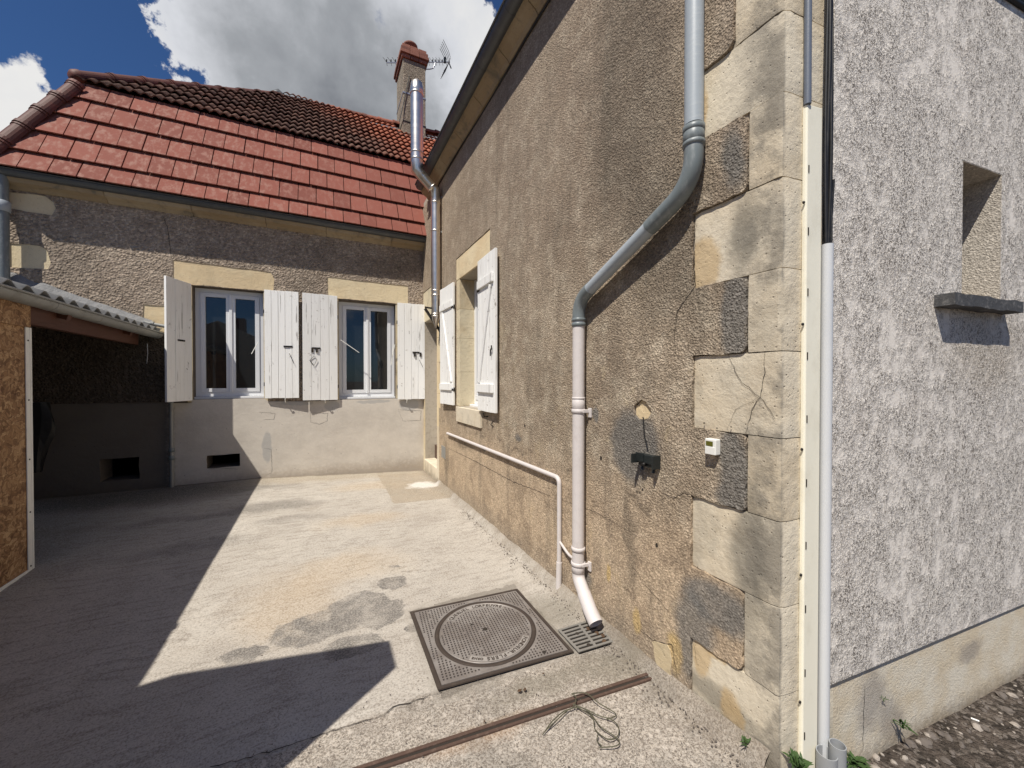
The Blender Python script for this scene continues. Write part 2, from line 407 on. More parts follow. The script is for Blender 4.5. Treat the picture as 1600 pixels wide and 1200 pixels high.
def greyrender():
    m = M('grey_render')
    v = m.mapv(m.pos(), scale=(1, 1, .85))
    cav = m.noise(88, 3, .62, v=v, dist=1.0); big = m.noise(2.6, 5, .6, v=m.mapv(m.pos(), scale=(1.4, 1.4, .6))); f = m.noise(90, 4, .7); mid = m.noise(14, 6, .70, v=m.mapv(m.pos(), scale=(1.1, 1.1, .85)))
    C = m.ma('ADD', m.ma('MULTIPLY', mid, .75), m.ma('MULTIPLY', big, .32))
    clus = m.sm(C, .41, .63)
    pit = m.noise(105, 3, .6, v=m.mapv(m.pos(), scale=(1, 1, .8)), dist=1.2)
    pits = m.ma('MULTIPLY', m.sm(pit, .475, .43), m.ma('ADD', m.ma('MULTIPLY', clus, .85), .04))
    col = m.mix(m.sm(cav, .35, .65), (.76, .70, .625), (.82, .765, .695))
    col = m.mix(m.ma('MULTIPLY', clus, .25), col, (.60, .55, .49))
    col = m.mix(m.ma('MULTIPLY', m.sm(m.noise(5, 3, .5), .55, .75), .2), col, (.58, .50, .43))
    col = m.mix(m.ma('MULTIPLY', pits, .95), col, (.12, .10, .085))
    cavm = pits; x = m.ma('MULTIPLY', m.ma('MULTIPLY', pit, clus), 1.2)
    for c, r_ in [((3.0, 1.66), (.35, .2))]:
        col = m.mix(m.ma('MULTIPLY', m.blob((0, 2), c, r_, .6, .2, 6), .35), col, (.40, .33, .24))
    h = m.ma('ADD', m.ma('MULTIPLY', cavm, -.9), m.ma('ADD', m.ma('MULTIPLY', f, .2), m.ma('MULTIPLY', x, 1.2)))
    return m.out(col, .92, m.bump(h, .8, .008), spec=.15)
mat_grey = greyrender()
def plinthm():
    m = M('plinth_render'); f = m.noise(120, 4, .7); b = m.noise(5, 6, .65); c2 = m.noise(45, 4, .6)
    col = m.mix(m.sm(b, .35, .65), (.74, .675, .555), (.66, .56, .41))
    col = m.mix(m.ma('MULTIPLY', m.sm(f, .45, .7), .35), col, (.46, .40, .31))
    for c, r_ in [((2.1, .13), (.1, .12)), ((2.25, .0), (.08, .1)), ((2.9, .15), (.1, .05))]:
        col = m.mix(m.ma('MULTIPLY', m.blob((0, 2), c, r_, .5, .15, 8), .6), col, (.28, .25, .23))
    Z = m.sep()[2]
    col = m.mix(m.sm(m.ma('ADD', Z, m.ma('MULTIPLY', c2, .12)), -.08, .04, .7, 0), col, (.2, .16, .12))
    return m.out(col, .95, m.bump(m.ma('ADD', f, m.ma('MULTIPLY', c2, .6)), .8, .006), spec=.15)
mat_plinth = plinthm()
mat_niche = None

def concrete():
    m = M('yard_concrete'); X, Y, Z = m.sep()
    big = m.noise(.9, 7, .62); fine = m.noise(95, 5, .78); mid = m.noise(6.5, 6, .65); grit = m.vor(230, out='Color'); gr = m.sep(grit)[0]
    # broom and trowel strokes: strongly stretched, bent noise
    wv = m.vm('ADD', m.pos(), m.vm('MULTIPLY', m.noise(1.1, 2, .5, col=True), (.28, .28, 0)))
    st = m.noise(5, 6, .62, v=m.mapv(wv, scale=(.9, 5.5, 1), rot=(0, 0, R(8)))); st2 = m.noise(9, 5, .6, v=m.mapv(wv, scale=(.7, 5, 1), rot=(0, 0, R(-28))))
    col = m.mix(m.sm(big, .3, .7), (.40, .362, .315), (.50, .462, .405))
    col = m.mix(m.ma('MULTIPLY', m.sm(mid, .45, .75), .5), col, (.33, .285, .235))
    col = m.mix(m.ma('MULTIPLY', m.sm(st, .5, .64), .6), col, (.25, .22, .185))
    col = m.mix(m.ma('MULTIPLY', m.sm(st2, .55, .72), .4), col, (.26, .225, .185))
    col = m.mix(m.ma('MULTIPLY', m.sm(st, .42, .3), .3), col, (.57, .52, .45))
    col = m.mix(m.ma('MULTIPLY', m.sm(m.noise(3.1, 7, .7, dist=.3), .50, .66), .45), col, (.27, .235, .20))
    col = m.mix(m.ma('MULTIPLY', m.sm(m.noise(24, 5, .7), .52, .66), .35), col, (.25, .215, .175))
    # ochre clouds
    for c, r_ in [((0.1, 3.3), (.45, .25)), ((.4, 4.3), (.35, .2)), ((-.2, 2.9), (.3, .3)), ((.7, 5.6), (.5, .2))]:
        col = m.mix(m.ma('MULTIPLY', m.blob((0, 1), c, r_, .6, .5, 2.5), .35), col, (.46, .32, .17))
    # yellow-grey border near the far wall
    col = m.mix(m.ma('MULTIPLY', m.sm(m.ma('ADD', Y, m.ma('MULTIPLY', mid, .3)), 6.05, 6.3), .55), col, (.31, .25, .165))
    # dark marks by the far side; shed floor darkened to paint in its shade
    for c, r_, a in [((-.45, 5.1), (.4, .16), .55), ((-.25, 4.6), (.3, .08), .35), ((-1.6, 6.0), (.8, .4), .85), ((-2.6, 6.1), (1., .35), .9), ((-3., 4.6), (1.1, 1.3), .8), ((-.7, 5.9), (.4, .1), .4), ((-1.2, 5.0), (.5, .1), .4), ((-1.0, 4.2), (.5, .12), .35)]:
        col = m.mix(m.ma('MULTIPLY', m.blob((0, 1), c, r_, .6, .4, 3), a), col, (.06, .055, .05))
    # repaired patch by the door, its edges straight
    p = m.vm('ADD', m.pos(), m.vm('MULTIPLY', m.noise(14, 4, .6, col=True), (.07, .07, 0)))
    px_, py_, _ = m.sep(p)
    patch = m.ma('MULTIPLY', m.sm(px_, .80, .83), m.ma('MULTIPLY', m.sm(py_, 4.74, 4.77), m.sm(py_, 6.1, 6.4, 1, .4)))
    col = m.mix(m.ma('MULTIPLY', patch, .75), col, m.mix(m.sm(mid, .3, .7), (.25, .20, .135), (.33, .26, .175)))
    wht = m.blob((0, 1), (1.33, 5.42), (.24, .16), .3, .35, 5)
    col = m.mix(m.ma('MULTIPLY', wht, .8), col, (.72, .70, .66))
    # fresh water stains: crisp edged, darker
    wet = None
    for c, r_, ro in [((-.02, 2.62), (.26, .17), 0), ((.22, 2.74), (.2, .15), 0), ((.34, 2.55), (.14, .11), 0), ((-.38, 2.53), (.12, .07), .3), ((.47, 2.93), (.1, .09), 0), ((.16, 2.33), (.17, .1), 0), ((.43, 2.63), (.07, .075), 0), ((.53, 3.15), (.04, .03), 0), ((.5, 2.32), (.05, .05), 0)]:
        b = m.blob((0, 1), c, r_, .06, .14, 7, ro); wet = b if wet is None else m.ma('MAXIMUM', wet, b)
    drops = m.sm(m.vor(9, out='Distance'), .12, .10); area = m.blob((0, 1), (.15, 2.95), (.5, .45), .5, .2, 3)
    wet = m.ma('MAXIMUM', wet, m.ma('MULTIPLY', m.ma('MULTIPLY', drops, area), .8))
    wv2 = m.sm(m.noise(6, 6, .68, dist=.4), .36, .6, .38, .97)
    col = m.mix(m.ma('MULTIPLY', wet, wv2), col, (.13, .12, .11))
    # older rough slab towards the street, exposed aggregate
    ln = m.ma('ADD', Y, m.ma('MULTIPLY', m.noise(4, 4, .6), .10))
    old = m.sm(ln, 1.865, 1.84, 0, 1)
    agg = m.ma('ADD', m.ma('MULTIPLY', gr, .6), m.ma('MULTIPLY', fine, .5))
    oc = m.mix(m.sm(agg, .35, .75), (.19, .16, .13), (.55, .48, .40))
    oc = m.mix(m.ma('MULTIPLY', m.sm(mid, .4, .68), .6), oc, (.24, .20, .165))
    oc = m.mix(m.ma('MULTIPLY', m.sm(m.sep(m.vor(60, out='Color'))[1], .93, .97), .75), oc, (.62, .55, .47))
    oc = m.mix(m.ma('MULTIPLY', m.sm(m.vor(26, out='Distance'), .1, .06), .9), oc, (.06, .05, .045))
    oc = m.mix(m.ma('MULTIPLY', m.blob((0, 1), (.62, 1.50), (.22, .05), .5, .1, 8), .45), oc, (.45, .25, .11))
    oc = m.mix(m.ma('MULTIPLY', m.sm(m.noise(2.4, 4, .6), .5, .62), .5), oc, (.14, .125, .105))
    col = m.mix(m.ma('MULTIPLY', old, .9), col, oc)
    newr = m.ma('MULTIPLY', m.sm(fine, .44, .58), .75)
    col = m.mix(newr, col, m.mix(.5, col, (.62, .57, .50)))
    col = m.mix(m.ma('MULTIPLY', m.sm(fine, .48, .38), .5), col, (.16, .135, .11))
    col = m.mix(m.ma('MULTIPLY', m.sm(m.ma('ADD', Y, m.ma('MULTIPLY', mid, .12)), 6.38, 6.44), .65), col, (.12, .10, .075))
    # dirt along the foot of the long wall
    col = m.mix(m.ma('MULTIPLY', m.sm(m.ma('ADD', X, m.ma('MULTIPLY', mid, .2)), 1.5, 1.68), .7), col, (.2, .165, .125))
    # broken mortar bed round the iron frame
    q = m.vm('ADD', m.pos(), m.vm('MULTIPLY', m.noise(11, 5, .65, col=True), (.09, .09, 0)))
    qx, qy, _q = m.sep(q)
    bx = m.ma('MAXIMUM', m.ma('ABSOLUTE', m.ma('SUBTRACT', qx, .93)), m.ma('ABSOLUTE', m.ma('SUBTRACT', qy, 2.18)))
    col = m.mix(m.ma('MULTIPLY', m.sm(bx, .425, .41), .5), col, m.mix(m.sm(mid, .3, .7), (.30, .265, .22), (.44, .40, .345)))
    col = m.mix(m.ma('MULTIPLY', m.sm(bx, .385, .375), .45), col, (.10, .085, .068))
    # crumbs of soot, hairlines and scuffs over the newer screed
    hl_ = m.vor(2.2, v=m.vm('ADD', m.pos(), m.vm('MULTIPLY', m.noise(3, 5, .7, col=True), (.5, .5, 0))), feat='DISTANCE_TO_EDGE')
    col = m.mix(m.ma('MULTIPLY', m.ma('MULTIPLY', m.sm(hl_, .006, .002), m.sm(big, .45, .6)), .45), col, (.13, .11, .09))
    col = m.mix(m.ma('MULTIPLY', m.ma('MULTIPLY', m.sm(m.vor(17), .11, .07), m.sm(mid, .5, .62)), .6), col, (.12, .10, .08))
    # green damp around the grate and the wall foot
    for c, r_ in [((1.35, 2.1), (.12, .2)), ((1.4, 1.55), (.15, .1)), ((1.05, 1.62), (.3, .06))]:
        col = m.mix(m.ma('MULTIPLY', m.blob((0, 1), c, r_, .6, .2, 6), .5), col, (.18, .16, .12))
    h = m.ma('ADD', m.ma('MULTIPLY', fine, .4), m.ma('ADD', m.ma('MULTIPLY', st, .14), m.ma('MULTIPLY', st2, .12)))
    h = m.ma('ADD', h, m.ma('MULTIPLY', m.ma('MULTIPLY', old, agg), .45))
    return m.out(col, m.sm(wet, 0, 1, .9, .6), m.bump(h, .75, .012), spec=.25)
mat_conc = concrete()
mat_niche = fin_rc(roughcast('niche_render', (.50, .455, .39), (.56, .51, .44), (.42, .375, .32), 1.3, None, .004))
def gravelm():
    m = M('gravel_soil'); a = m.noise(9, 6, .7); g = m.vor(55, out='Color'); gd = m.vor(55); f = m.noise(120, 4, .7)
    col = m.mix(m.sm(a, .38, .62), (.055, .045, .036), (.15, .12, .098))
    col = m.mix(m.ma('MULTIPLY', m.sm(m.sep(g)[0], .6, .95), .75), col, (.30, .255, .215))
    col = m.mix(m.ma('MULTIPLY', m.sm(f, .5, .7), .35), col, (.04, .032, .026))
    h = m.ma('ADD', m.ma('MULTIPLY', m.sm(gd, 0, .6, 1, 0), .7), m.ma('ADD', f, a))
    return m.out(col, .95, m.bump(h, 1, .02), spec=.2)
mat_gravel = gravelm()
def simple(name, col, rough=.6, metal=0., dirt=.25, dcol=(.1, .085, .07), dsc=14, bs=.15, bd=.004, spec=.4, streak=(1, 1, 1), rv=0.):
    m = M(name); n = m.noise(dsc, 6, .68, v=m.mapv(m.pos(), scale=streak)); f = m.noise(dsc * 5, 4, .6)
    c = m.mix(m.ma('MULTIPLY', m.sm(n, .48, .75), dirt), col, dcol)
    if rv: c = m.mix(m.ma('MULTIPLY', m.rnd(), rv), c, tuple(x * .55 for x in col))
    return m.out(c, m.ma('ADD', m.ma('MULTIPLY', n, .2), rough - .1), m.bump(m.ma('ADD', n, m.ma('MULTIPLY', f, .3)), bs, bd), metal, spec)
mat_zinc_dark = simple('aged_zinc_dark', (.10, .105, .11), .5, .45, .4, (.2, .19, .17), 9)
mat_zinc_lt = simple('zinc_gutter_light', (.30, .30, .285), .55, .3, .4, (.16, .15, .13), 8)
mat_pvc_grey = simple('pvc_grey', (.36, .40, .43), .45, 0, .45, (.50, .52, .52), 30, .2, .002, .5, (.6, .6, 3))
mat_pvc_dark = simple('pvc_dark_grey', (.17, .195, .20), .42, 0, .5, (.36, .38, .38), 26, .2, .002, .5, (1, 1, .4))
mat_pvc_cream = simple('pvc_painted_cream', (.62, .575, .555), .5, 0, .35, (.44, .39, .36), 16, .25, .003, .4)
mat_trunk = simple('pvc_trunking_cream', (.86, .82, .68), .4, 0, .28, (.5, .45, .33), 9, .05, .002, .5, (1, 1, .5))
mat_conduit = simple('pvc_conduit_pale', (.60, .61, .62), .35, 0, .18, (.4, .42, .44), 10, .05, .002, .5, (1, 1, .5))
mat_stub = simple('pvc_stub_grey', (.30, .31, .32), .5, 0, .4, (.4, .38, .34), 12)
mat_black = simple('black_rubber', (.012, .012, .013), .5, 0, .3, (.05, .045, .04), 30)
mat_greycable = simple('grey_cable', (.13, .15, .19), .45, 0, .3, (.2, .2, .2), 30)
mat_iron = simple('dark_iron', (.03, .028, .026), .55, .6, .4, (.10, .05, .03), 30)
mat_blackpl = simple('black_plastic', (.018, .022, .022), .4, 0, .3, (.05, .05, .045), 30)
mat_whitepl = simple('white_plastic', (.80, .79, .74), .4, 0, .1)
mat_upvc = simple('white_upvc', (.78, .79, .80), .35, 0, .08, (.5, .48, .45), 9, .03)
mat_lcd = simple('lcd_olive', (.12, .115, .02), .25, 0, .3, (.05, .05, .01), 60)
mat_mortar = simple('mortar', (.42, .37, .30), .95, 0, .5, (.2, .17, .14), 25, .6, .01, .1)
mat_deck = simple('roof_underlay', (.03, .025, .022), 1)
mat_oldmortar = simple('old_mortar', (.16, .135, .11), .95, 0, .5, (.07, .06, .05), 25, .6, .01, .1)
mat_crack = simple('crack_dark', (.035, .028, .022), 1, 0, .0)
mat_dark = simple('dark_interior', (.05, .047, .045), .9, 0, .3)
mat_curt = simple('interior_pale', (.4, .38, .35), .9)
mat_beam = simple('stained_beam', (.085, .032, .018), .6, 0, .5, (.03, .014, .01), 6, .3, .006, .3, (6, .6, 6))
mat_fibro = simple('fibre_cement', (.33, .33, .315), .9, 0, .6, (.10, .10, .09), 8, .5, .006, .2)
mat_foil = simple('flashing_mortar', (.25, .25, .25), .8, .2, .5, (.12, .12, .115), 20, .8, .02)
mat_ant = simple('antenna_aluminium', (.5, .5, .52), .4, .7, .1)
mat_rust = simple('rusty_angle_iron', (.105, .066, .05), .85, .2, .7, (.21, .15, .115), 40, .6, .004, .3)
mat_wire = simple('old_wire', (.10, .095, .06), .6, .2, .4)
mat_leaf = simple('weed_leaf', (.045, .085, .022), .6, 0, .4, (.02, .045, .012), 30)
mat_debris = simple('dry_debris', (.10, .06, .035), .9, 0, .3, rv=.5)
mat_floor = simple('interior_floor', (.2, .15, .1), .7)
mat_offwall = simple('neighbour_render', (.42, .38, .32), .9)
def steel():
    m = M('polished_flue_steel'); n = m.noise(3, 3, .5, v=m.mapv(m.pos(), scale=(1, 1, 6)))
    return m.out((.76, .69, .60), m.ma('ADD', m.ma('MULTIPLY', n, .12), .28), m.bump(n, .05, .01), 1.)
mat_steel = steel()
def paintwood():
    m = M('painted_shutter_white'); r = m.rnd(); p = m.pos()
    g = m.noise(30, 5, .65, v=m.mapv(p, scale=(1, 1, .06))); ch = m.noise(16, 7, .75); ch2 = m.noise(5, 4, .6)
    col = m.mix(m.ma('MULTIPLY', r, .22), (.88, .875, .85), (.78, .77, .73))
    col = m.mix(m.ma('MULTIPLY', m.sm(g, .5, .7), .25), col, (.55, .52, .47))
    flake = m.ma('MULTIPLY', m.sm(ch, .60, .64), m.sm(ch2, .48, .58))
    col = m.mix(m.ma('MULTIPLY', flake, .75), col, (.25, .22, .19))
    ck = m.ma('MULTIPLY', m.sm(m.noise(45, 3, .5, v=m.mapv(p, scale=(1, 1, .035), loc=(2, 3, 1))), .64, .67), m.sm(m.noise(3, 3, .5), .45, .55))
    col = m.mix(m.ma('MULTIPLY', ck, .7), col, (.2, .18, .16))
    return m.out(col, .5, m.bump(m.ma('SUBTRACT', g, flake), .25, .004), spec=.35)
mat_shut = paintwood()
def glassm():
    m = M('window_glass'); w_ = m.noise(1.2, 2, .5)
    m.out((.012, .014, .016), .02, m.bump(w_, .04, .03), spec=.9)
    return m.m
mat_glass = glassm()
def osb():
    m = M('osb_board'); p = m.pos()
    wv = m.vm('ADD', p, m.vm('MULTIPLY', m.noise(9, 2, .5, col=True), (.22, .22, .22)))
    a = m.vor(34, v=m.mapv(wv, scale=(1, .35, 1.2), rot=(R(35), 0, 0)), out='Color'); b = m.vor(26, v=m.mapv(wv, scale=(1, 1.3, .4), rot=(R(-20), 0, 0), loc=(3, 2, 1)), out='Color')
    e = m.vor(34, v=m.mapv(wv, scale=(1, .35, 1.2), rot=(R(35), 0, 0)), feat='DISTANCE_TO_EDGE')
    t = m.ma('ADD', m.ma('MULTIPLY', m.sep(a)[0], .55), m.ma('MULTIPLY', m.sep(b)[1], .45))
    gr = m.noise(60, 4, .6, v=m.mapv(wv, scale=(1, .3, 2), rot=(R(35), 0, 0)))
    col = m.ramp(m.ma('ADD', m.ma('MULTIPLY', t, .8), m.ma('MULTIPLY', gr, .25)), [(.2, (.15, .075, .035)), (.5, (.32, .18, .085)), (.85, (.52, .34, .18))])
    col = m.mix(m.sm(e, .06, 0, 0, .7), col, (.09, .04, .02))
    return m.out(col, .7, m.bump(m.ma('ADD', t, gr), .4, .004), spec=.3)
mat_osb = osb()
def newtile():
    m = M('new_clay_tile'); r = m.rnd(); X, Y, Z = m.sep()
    n = m.noise(9, 5, .65); f = m.noise(60, 4, .7)
    col = m.mix(m.ma('MULTIPLY', r, .75), (.265, .088, .062), (.165, .054, .038))
    ef = m.noise(14, 5, .65, v=m.mapv(m.pos(), scale=(1.3, 1, .45)))
    left = m.sm(X, -1.6, 1.3, .85, .15)
    col = m.mix(m.ma('MULTIPLY', m.sm(ef, .45, .68), left), col, (.33, .175, .135))
    col = m.mix(m.ma('MULTIPLY', m.sm(n, .58, .72), .35), col, (.34, .13, .09))
    return m.out(col, .8, m.bump(m.ma('ADD', n, f), .2, .004), spec=.25)
mat_ntile = newtile()
def oldtile():
    m = M('old_clay_tile'); r = m.rnd(); X, Y, Z = m.sep(); n = m.noise(11, 6, .7); b = m.noise(1.6, 4, .6); n2 = m.noise(30, 5, .7)
    red = m.sm(m.ma('ADD', m.ma('ADD', X, m.ma('MULTIPLY', b, 1.6)), m.ma('MULTIPLY', m.ma('SUBTRACT', Z, 6.0), .7)), .9, 2.4)
    k = m.ma('ADD', m.ma('MULTIPLY', m.sm(n, .3, .7), .5), m.ma('MULTIPLY', r, .5))
    old = m.mix(k, (.06, .034, .026), (.17, .085, .06))
    new = m.mix(k, (.20, .065, .038), (.42, .14, .075))
    col = m.mix(red, old, new)
    col = m.mix(m.ma('MULTIPLY', m.sm(n2, .55, .66), m.sm(b, .35, .6, .3, .7)), col, (.24, .20, .16))
    return m.out(col, .85, m.bump(m.ma('ADD', n, n2), .4, .008), spec=.25)
mat_otile = oldtile()
def ridget(name, a, b):
    m = M(name); n = m.noise(7, 6, .7); r = m.rnd(); f = m.noise(30, 4, .7)
    col = m.mix(m.sm(m.ma('ADD', n, m.ma('MULTIPLY', r, .2)), .4, .7), a, b)
    return m.out(col, .6, m.bump(m.ma('ADD', n, f), .3, .006), spec=.35)
mat_hip = ridget('hip_ridge_clay', (.17, .052, .035), (.095, .036, .026))
mat_ridge = ridget('old_ridge_clay', (.33, .10, .055), (.15, .06, .04))
def brickm():
    m = M('chimney_brick'); n = m.noise(14, 4, .7); r = m.rnd()
    return m.out(m.mix(m.ma('ADD', m.ma('MULTIPLY', r, .5), m.ma('MULTIPLY', n, .5)), (.13, .05, .035), (.36, .15, .10)), .9, m.bump(n, .5, .01))
mat_brick = brickm()
mat_chim = fin_rc(roughcast('chimney_render', (.30, .25, .19), (.38, .32, .25), (.22, .185, .14), .5, None, .01))
def castiron():
    m = M('cast_iron'); n = m.noise(5, 5, .65); f = m.noise(90, 4, .7); r = m.noise(20, 5, .7)
    col = m.mix(m.sm(n, .35, .65), (.36, .33, .305), (.24, .21, .19))
    col = m.mix(m.ma('MULTIPLY', m.sm(r, .52, .7), .4), col, (.30, .26, .22))
    return m.out(col, m.ma('ADD', .45, m.ma('MULTIPLY', f, .2)), m.bump(m.ma('ADD', f, r), .3, .002), .5, .4)
mat_cast = castiron()
mat_castdark = simple('cast_iron_groove', (.06, .045, .036), .8, .2, .4, (.13, .10, .075), 20)
mat_pip = simple('cast_iron_pips', (.055, .045, .038), .6, .3, .3, (.1, .08, .07), 20)
# ================================================================== ground
def ground_grid():
    mb = MB(); xs = [-6 + .06 * i for i in range(int((1.62 + 6) / .06) + 1)] + [1.62]; ys = [-3 + .06 * j for j in range(int(9.5 / .06) + 1)]
    for y in ys:
        for x in xs:
            z = gz(x, y) + .0045 * mnoise.noise(Vector((x * 1.7, y * 1.7, 0))) + .0016 * mnoise.noise(Vector((x * 9, y * 9, 3)))
            if y < 1.83 - .03 * mnoise.noise(Vector((x * 2, 0, 5))): z -= .004
            if x > 1.5: z += .03 * max(0, (1.15 - y)) * max(0, min(1, (1.63 - x) / .03))
            mb.v.append(Vector((x, y, z)))
    n = len(xs)
    for j in range(len(ys) - 1):
        for i in range(n - 1):
            a = j * n + i; mb.sm.add(len(mb.f)); mb.f.append([a, a + 1, a + n + 1, a + n])
    e = [j * n + n - 1 for j in range(len(ys))]
    o = len(mb.v); mb.v += [mb.v[k] + Vector((.02, 0, -.25)) for k in e]
    for j in range(len(e) - 1): mb.f.append([e[j], o + j, o + j + 1, e[j + 1]])
    return mb
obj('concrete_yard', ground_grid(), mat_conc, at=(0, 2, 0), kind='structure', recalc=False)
g = MB(); nx, ny = 70, 60
for j in range(ny + 1):
    for i in range(nx + 1):
        x, y = 1.5 + 5.5 * i / nx, -3.5 + 4.6 * j / ny
        g.v.append(Vector((x, y, -.12 + .018 * mnoise.noise(Vector((x * 3, y * 3, 0))) + .012 * mnoise.noise(Vector((x * 11, y * 11, 2))))))
for j in range(ny):
    for i in range(nx): a = j * (nx + 1) + i; g.sm.add(len(g.f)); g.f.append([a, a + 1, a + nx + 2, a + nx + 1])
obj('gravel_ground', g, mat_gravel, at=(3, 0, -.12), kind='structure', recalc=False)
obj('ground', MB().add([(-400, -400, -.17), (400, -400, -.17), (400, 400, -.17), (-400, 400, -.17)], [(0, 1, 2, 3)]), mat_gravel, at=(0, 0, -.17), kind='structure', recalc=False)

# ================================================================== generic builders
def window(house, fn, u0, u1, v0, v1, w, fw=.055, curtain=False):
    """uPVC casement: frame, two sashes each with a pane, a handle"""
    P = lambda a, b, c, d: [(a, c), (b, c), (b, d), (a, d)]
    fr = MB().prism([P(u0, u1, v0, v1), P(u0 + fw, u1 - fw, v0 + fw, v1 - fw)[::-1]], fn, w - .05, w + .012, True)
    win = obj('window', fr, mat_upvc, house, at=fn((u0 + u1) / 2, v0, w), bev=.004)
    um = (u0 + u1) / 2; sw = .052
    for k, (a, b) in enumerate(((u0 + fw + .002, um - .001), (um + .001, u1 - fw - .002))):
        c, d = v0 + fw + .002, v1 - fw - .002
        s = MB().prism([P(a, b, c, d), P(a + sw, b - sw, c + sw, d - sw)[::-1]], fn, w - .03, w + .022, True)
        so_ = obj('sash', s, mat_upvc, win, at=fn((a + b) / 2, c, w), bev=.004)
        gp = MB().prism([P(a + sw - .004, b - sw + .004, c + sw - .004, d - sw + .004)], fn, w - .012, w - .004, True)
        obj('pane', gp, mat_glass, win, at=fn((a + b) / 2, c + sw, w))
    h = MB().prism([P(um - .018, um + .018, v0 + fw, v1 - fw)], fn, w + .022, w + .034)
    obj('meeting_stile', h, mat_upvc, win, at=fn(um, v0, w), bev=.003)
    obj('window_sill', MB().prism([P(u0 - .005, u1 + .005, v0 - .035, v0 - .002)], fn, w - .02, w + .075, True), mat_upvc, win, at=fn(um, v0 - .03, w), bev=.004)
    if curtain:
        obj('inner_door', MB().prism([P(u0 + .55, u0 + .66, v0 + .1, v1 - .35)], fn, w - .5, w - .47), mat_curt, win, at=fn(um, v0, w - .5))
    return win
def shutter(house, base, dirv, nrm, width, z0, z1, n=4, ledge='back', seed=0, latch=None):
    r = random.Random(seed); d = Vector(dirv).normalized(); nv = Vector(nrm).normalized(); b = Vector((base[0], base[1], 0)); th = .026
    up = Vector((0, 0, 1)); side = 1 if ledge == 'front' else -1
    led = MB(); H = z1 - z0
    for zc in (z0 + .15 * H, z0 + .83 * H):
        led.obox(b + d * width / 2 + nv * side * (th / 2 + .011) + up * zc, (d, nv, up), (width * .43, .011, .042))
    if ledge == 'front':
        led.bar(b + d * width * .12 + nv * side * (th / 2 + .008) + up * (z0 + .19 * H), b + d * width * .8 + nv * side * (th / 2 + .008) + up * (z0 + .79 * H), .055, .016, up=nv)
    sh = obj('shutter', led, mat_shut, house, at=b + d * width / 2 + up * z0, bev=.003)
    pw = width / n
    for i in range(n):
        j = r.uniform(-.0015, .0015); a = pw * i + .0015; e = pw * (i + 1) - .0015
        m = MB().obox(b + d * (a + e) / 2 + nv * j + up * (z0 + z1) / 2, (d, nv, up), ((e - a) / 2, th / 2, H / 2 + r.uniform(-.003, .003)))
        obj('plank', m, mat_shut, sh, at=b + d * (a + e) / 2 + up * z0, bev=.0025)
    for zc in (z0 + .13 * H, z0 + .80 * H):        # strap hinge and pintle on the hinge side
        m = MB().obox(b + d * .03 + nv * (th / 2 + .002) * (1 if ledge == 'front' else -1) + up * zc, (d, nv, up), (.035, .004, .012)).tube([b - d * .006 + up * (zc - .025), b - d * .006 + up * (zc + .025)], .007, 8)
        obj('hinge', m, mat_iron, sh, at=b + up * zc)
    f = th / 2 + .003
    if latch:
        zc, xs = latch
        m = MB().obox(b + d * xs + nv * f + up * zc, (d, nv, up), (.055, .004, .011)).obox(b + d * (xs - .02) + nv * (f + .005) + up * zc, (d, nv, up), (.03, .004, .006))
        obj('latch_plate', m, mat_iron, sh, at=b + d * xs + up * zc)
    return sh
def rod(house, a, b, r=.004, name='stay_bar', mat=None): return obj(name, MB().tube([a, b], r, 6), mat or mat_iron, house, at=a)
def gutter(name, a, b, out_, r, mat, label, bands, end=True):
    """half-round gutter from a to b; out_ = horizontal direction away from the wall"""
    a, b, o_ = Vector(a), Vector(b), Vector(out_); up = Vector((0, 0, 1)); n = 14
    t = thing(name, a, label, 'gutter')
    outer = [(r * math.cos(math.pi + math.pi * i / n), r * math.sin(math.pi + math.pi * i / n)) for i in range(n + 1)]
    inner = [(x * .95, y * .95) for x, y in outer][::-1]
    mb = MB().sweep(outer + inner, a, b, o_, up, True, True, smooth=True)
    obj('gutter_channel', mb, mat, t, at=a)
    obj('rolled_lip', MB().tube([a + o_ * (r + .004) + up * .004, b + o_ * (r + .004) + up * .004], .009, 8), mat, t, at=a)
    d = (b - a)
    for f in bands:
        c = a + d * f; dd = d.normalized() * .012
        pr = [(x * 1.03, y * 1.03) for x, y in outer] + [(x * 1.0, y * 1.0) for x, y in outer][::-1]
        obj('gutter_joint', MB().sweep(pr, c - dd, c + dd, o_, up, True, True), mat, t, at=c)
    return t

# ================================================================== LONG ROUGHCAST HOUSE (right)
HA = thing('roughcast_house', (XW, YC, 0), 'long brown roughcast house with stone corner quoins running along the right of the yard', 'house')
WIN = (3.80, 4.54, 1.175, 2.75)
DOOR = (5.57, 6.33, .13, 2.45)
rect = lambda a, b, c, d: [(a, c), (b, c), (b, d), (a, d)]
core = MB().prism([rect(YC + .14, 6.41, -.3, 4.45), rect(WIN[0], WIN[1], WIN[2], WIN[3])[::-1], rect(DOOR[0], DOOR[1], DOOR[2], DOOR[3])[::-1]], fW, -.30, -.012, True)
obj('wall_core', core, mat_mortar, HA)
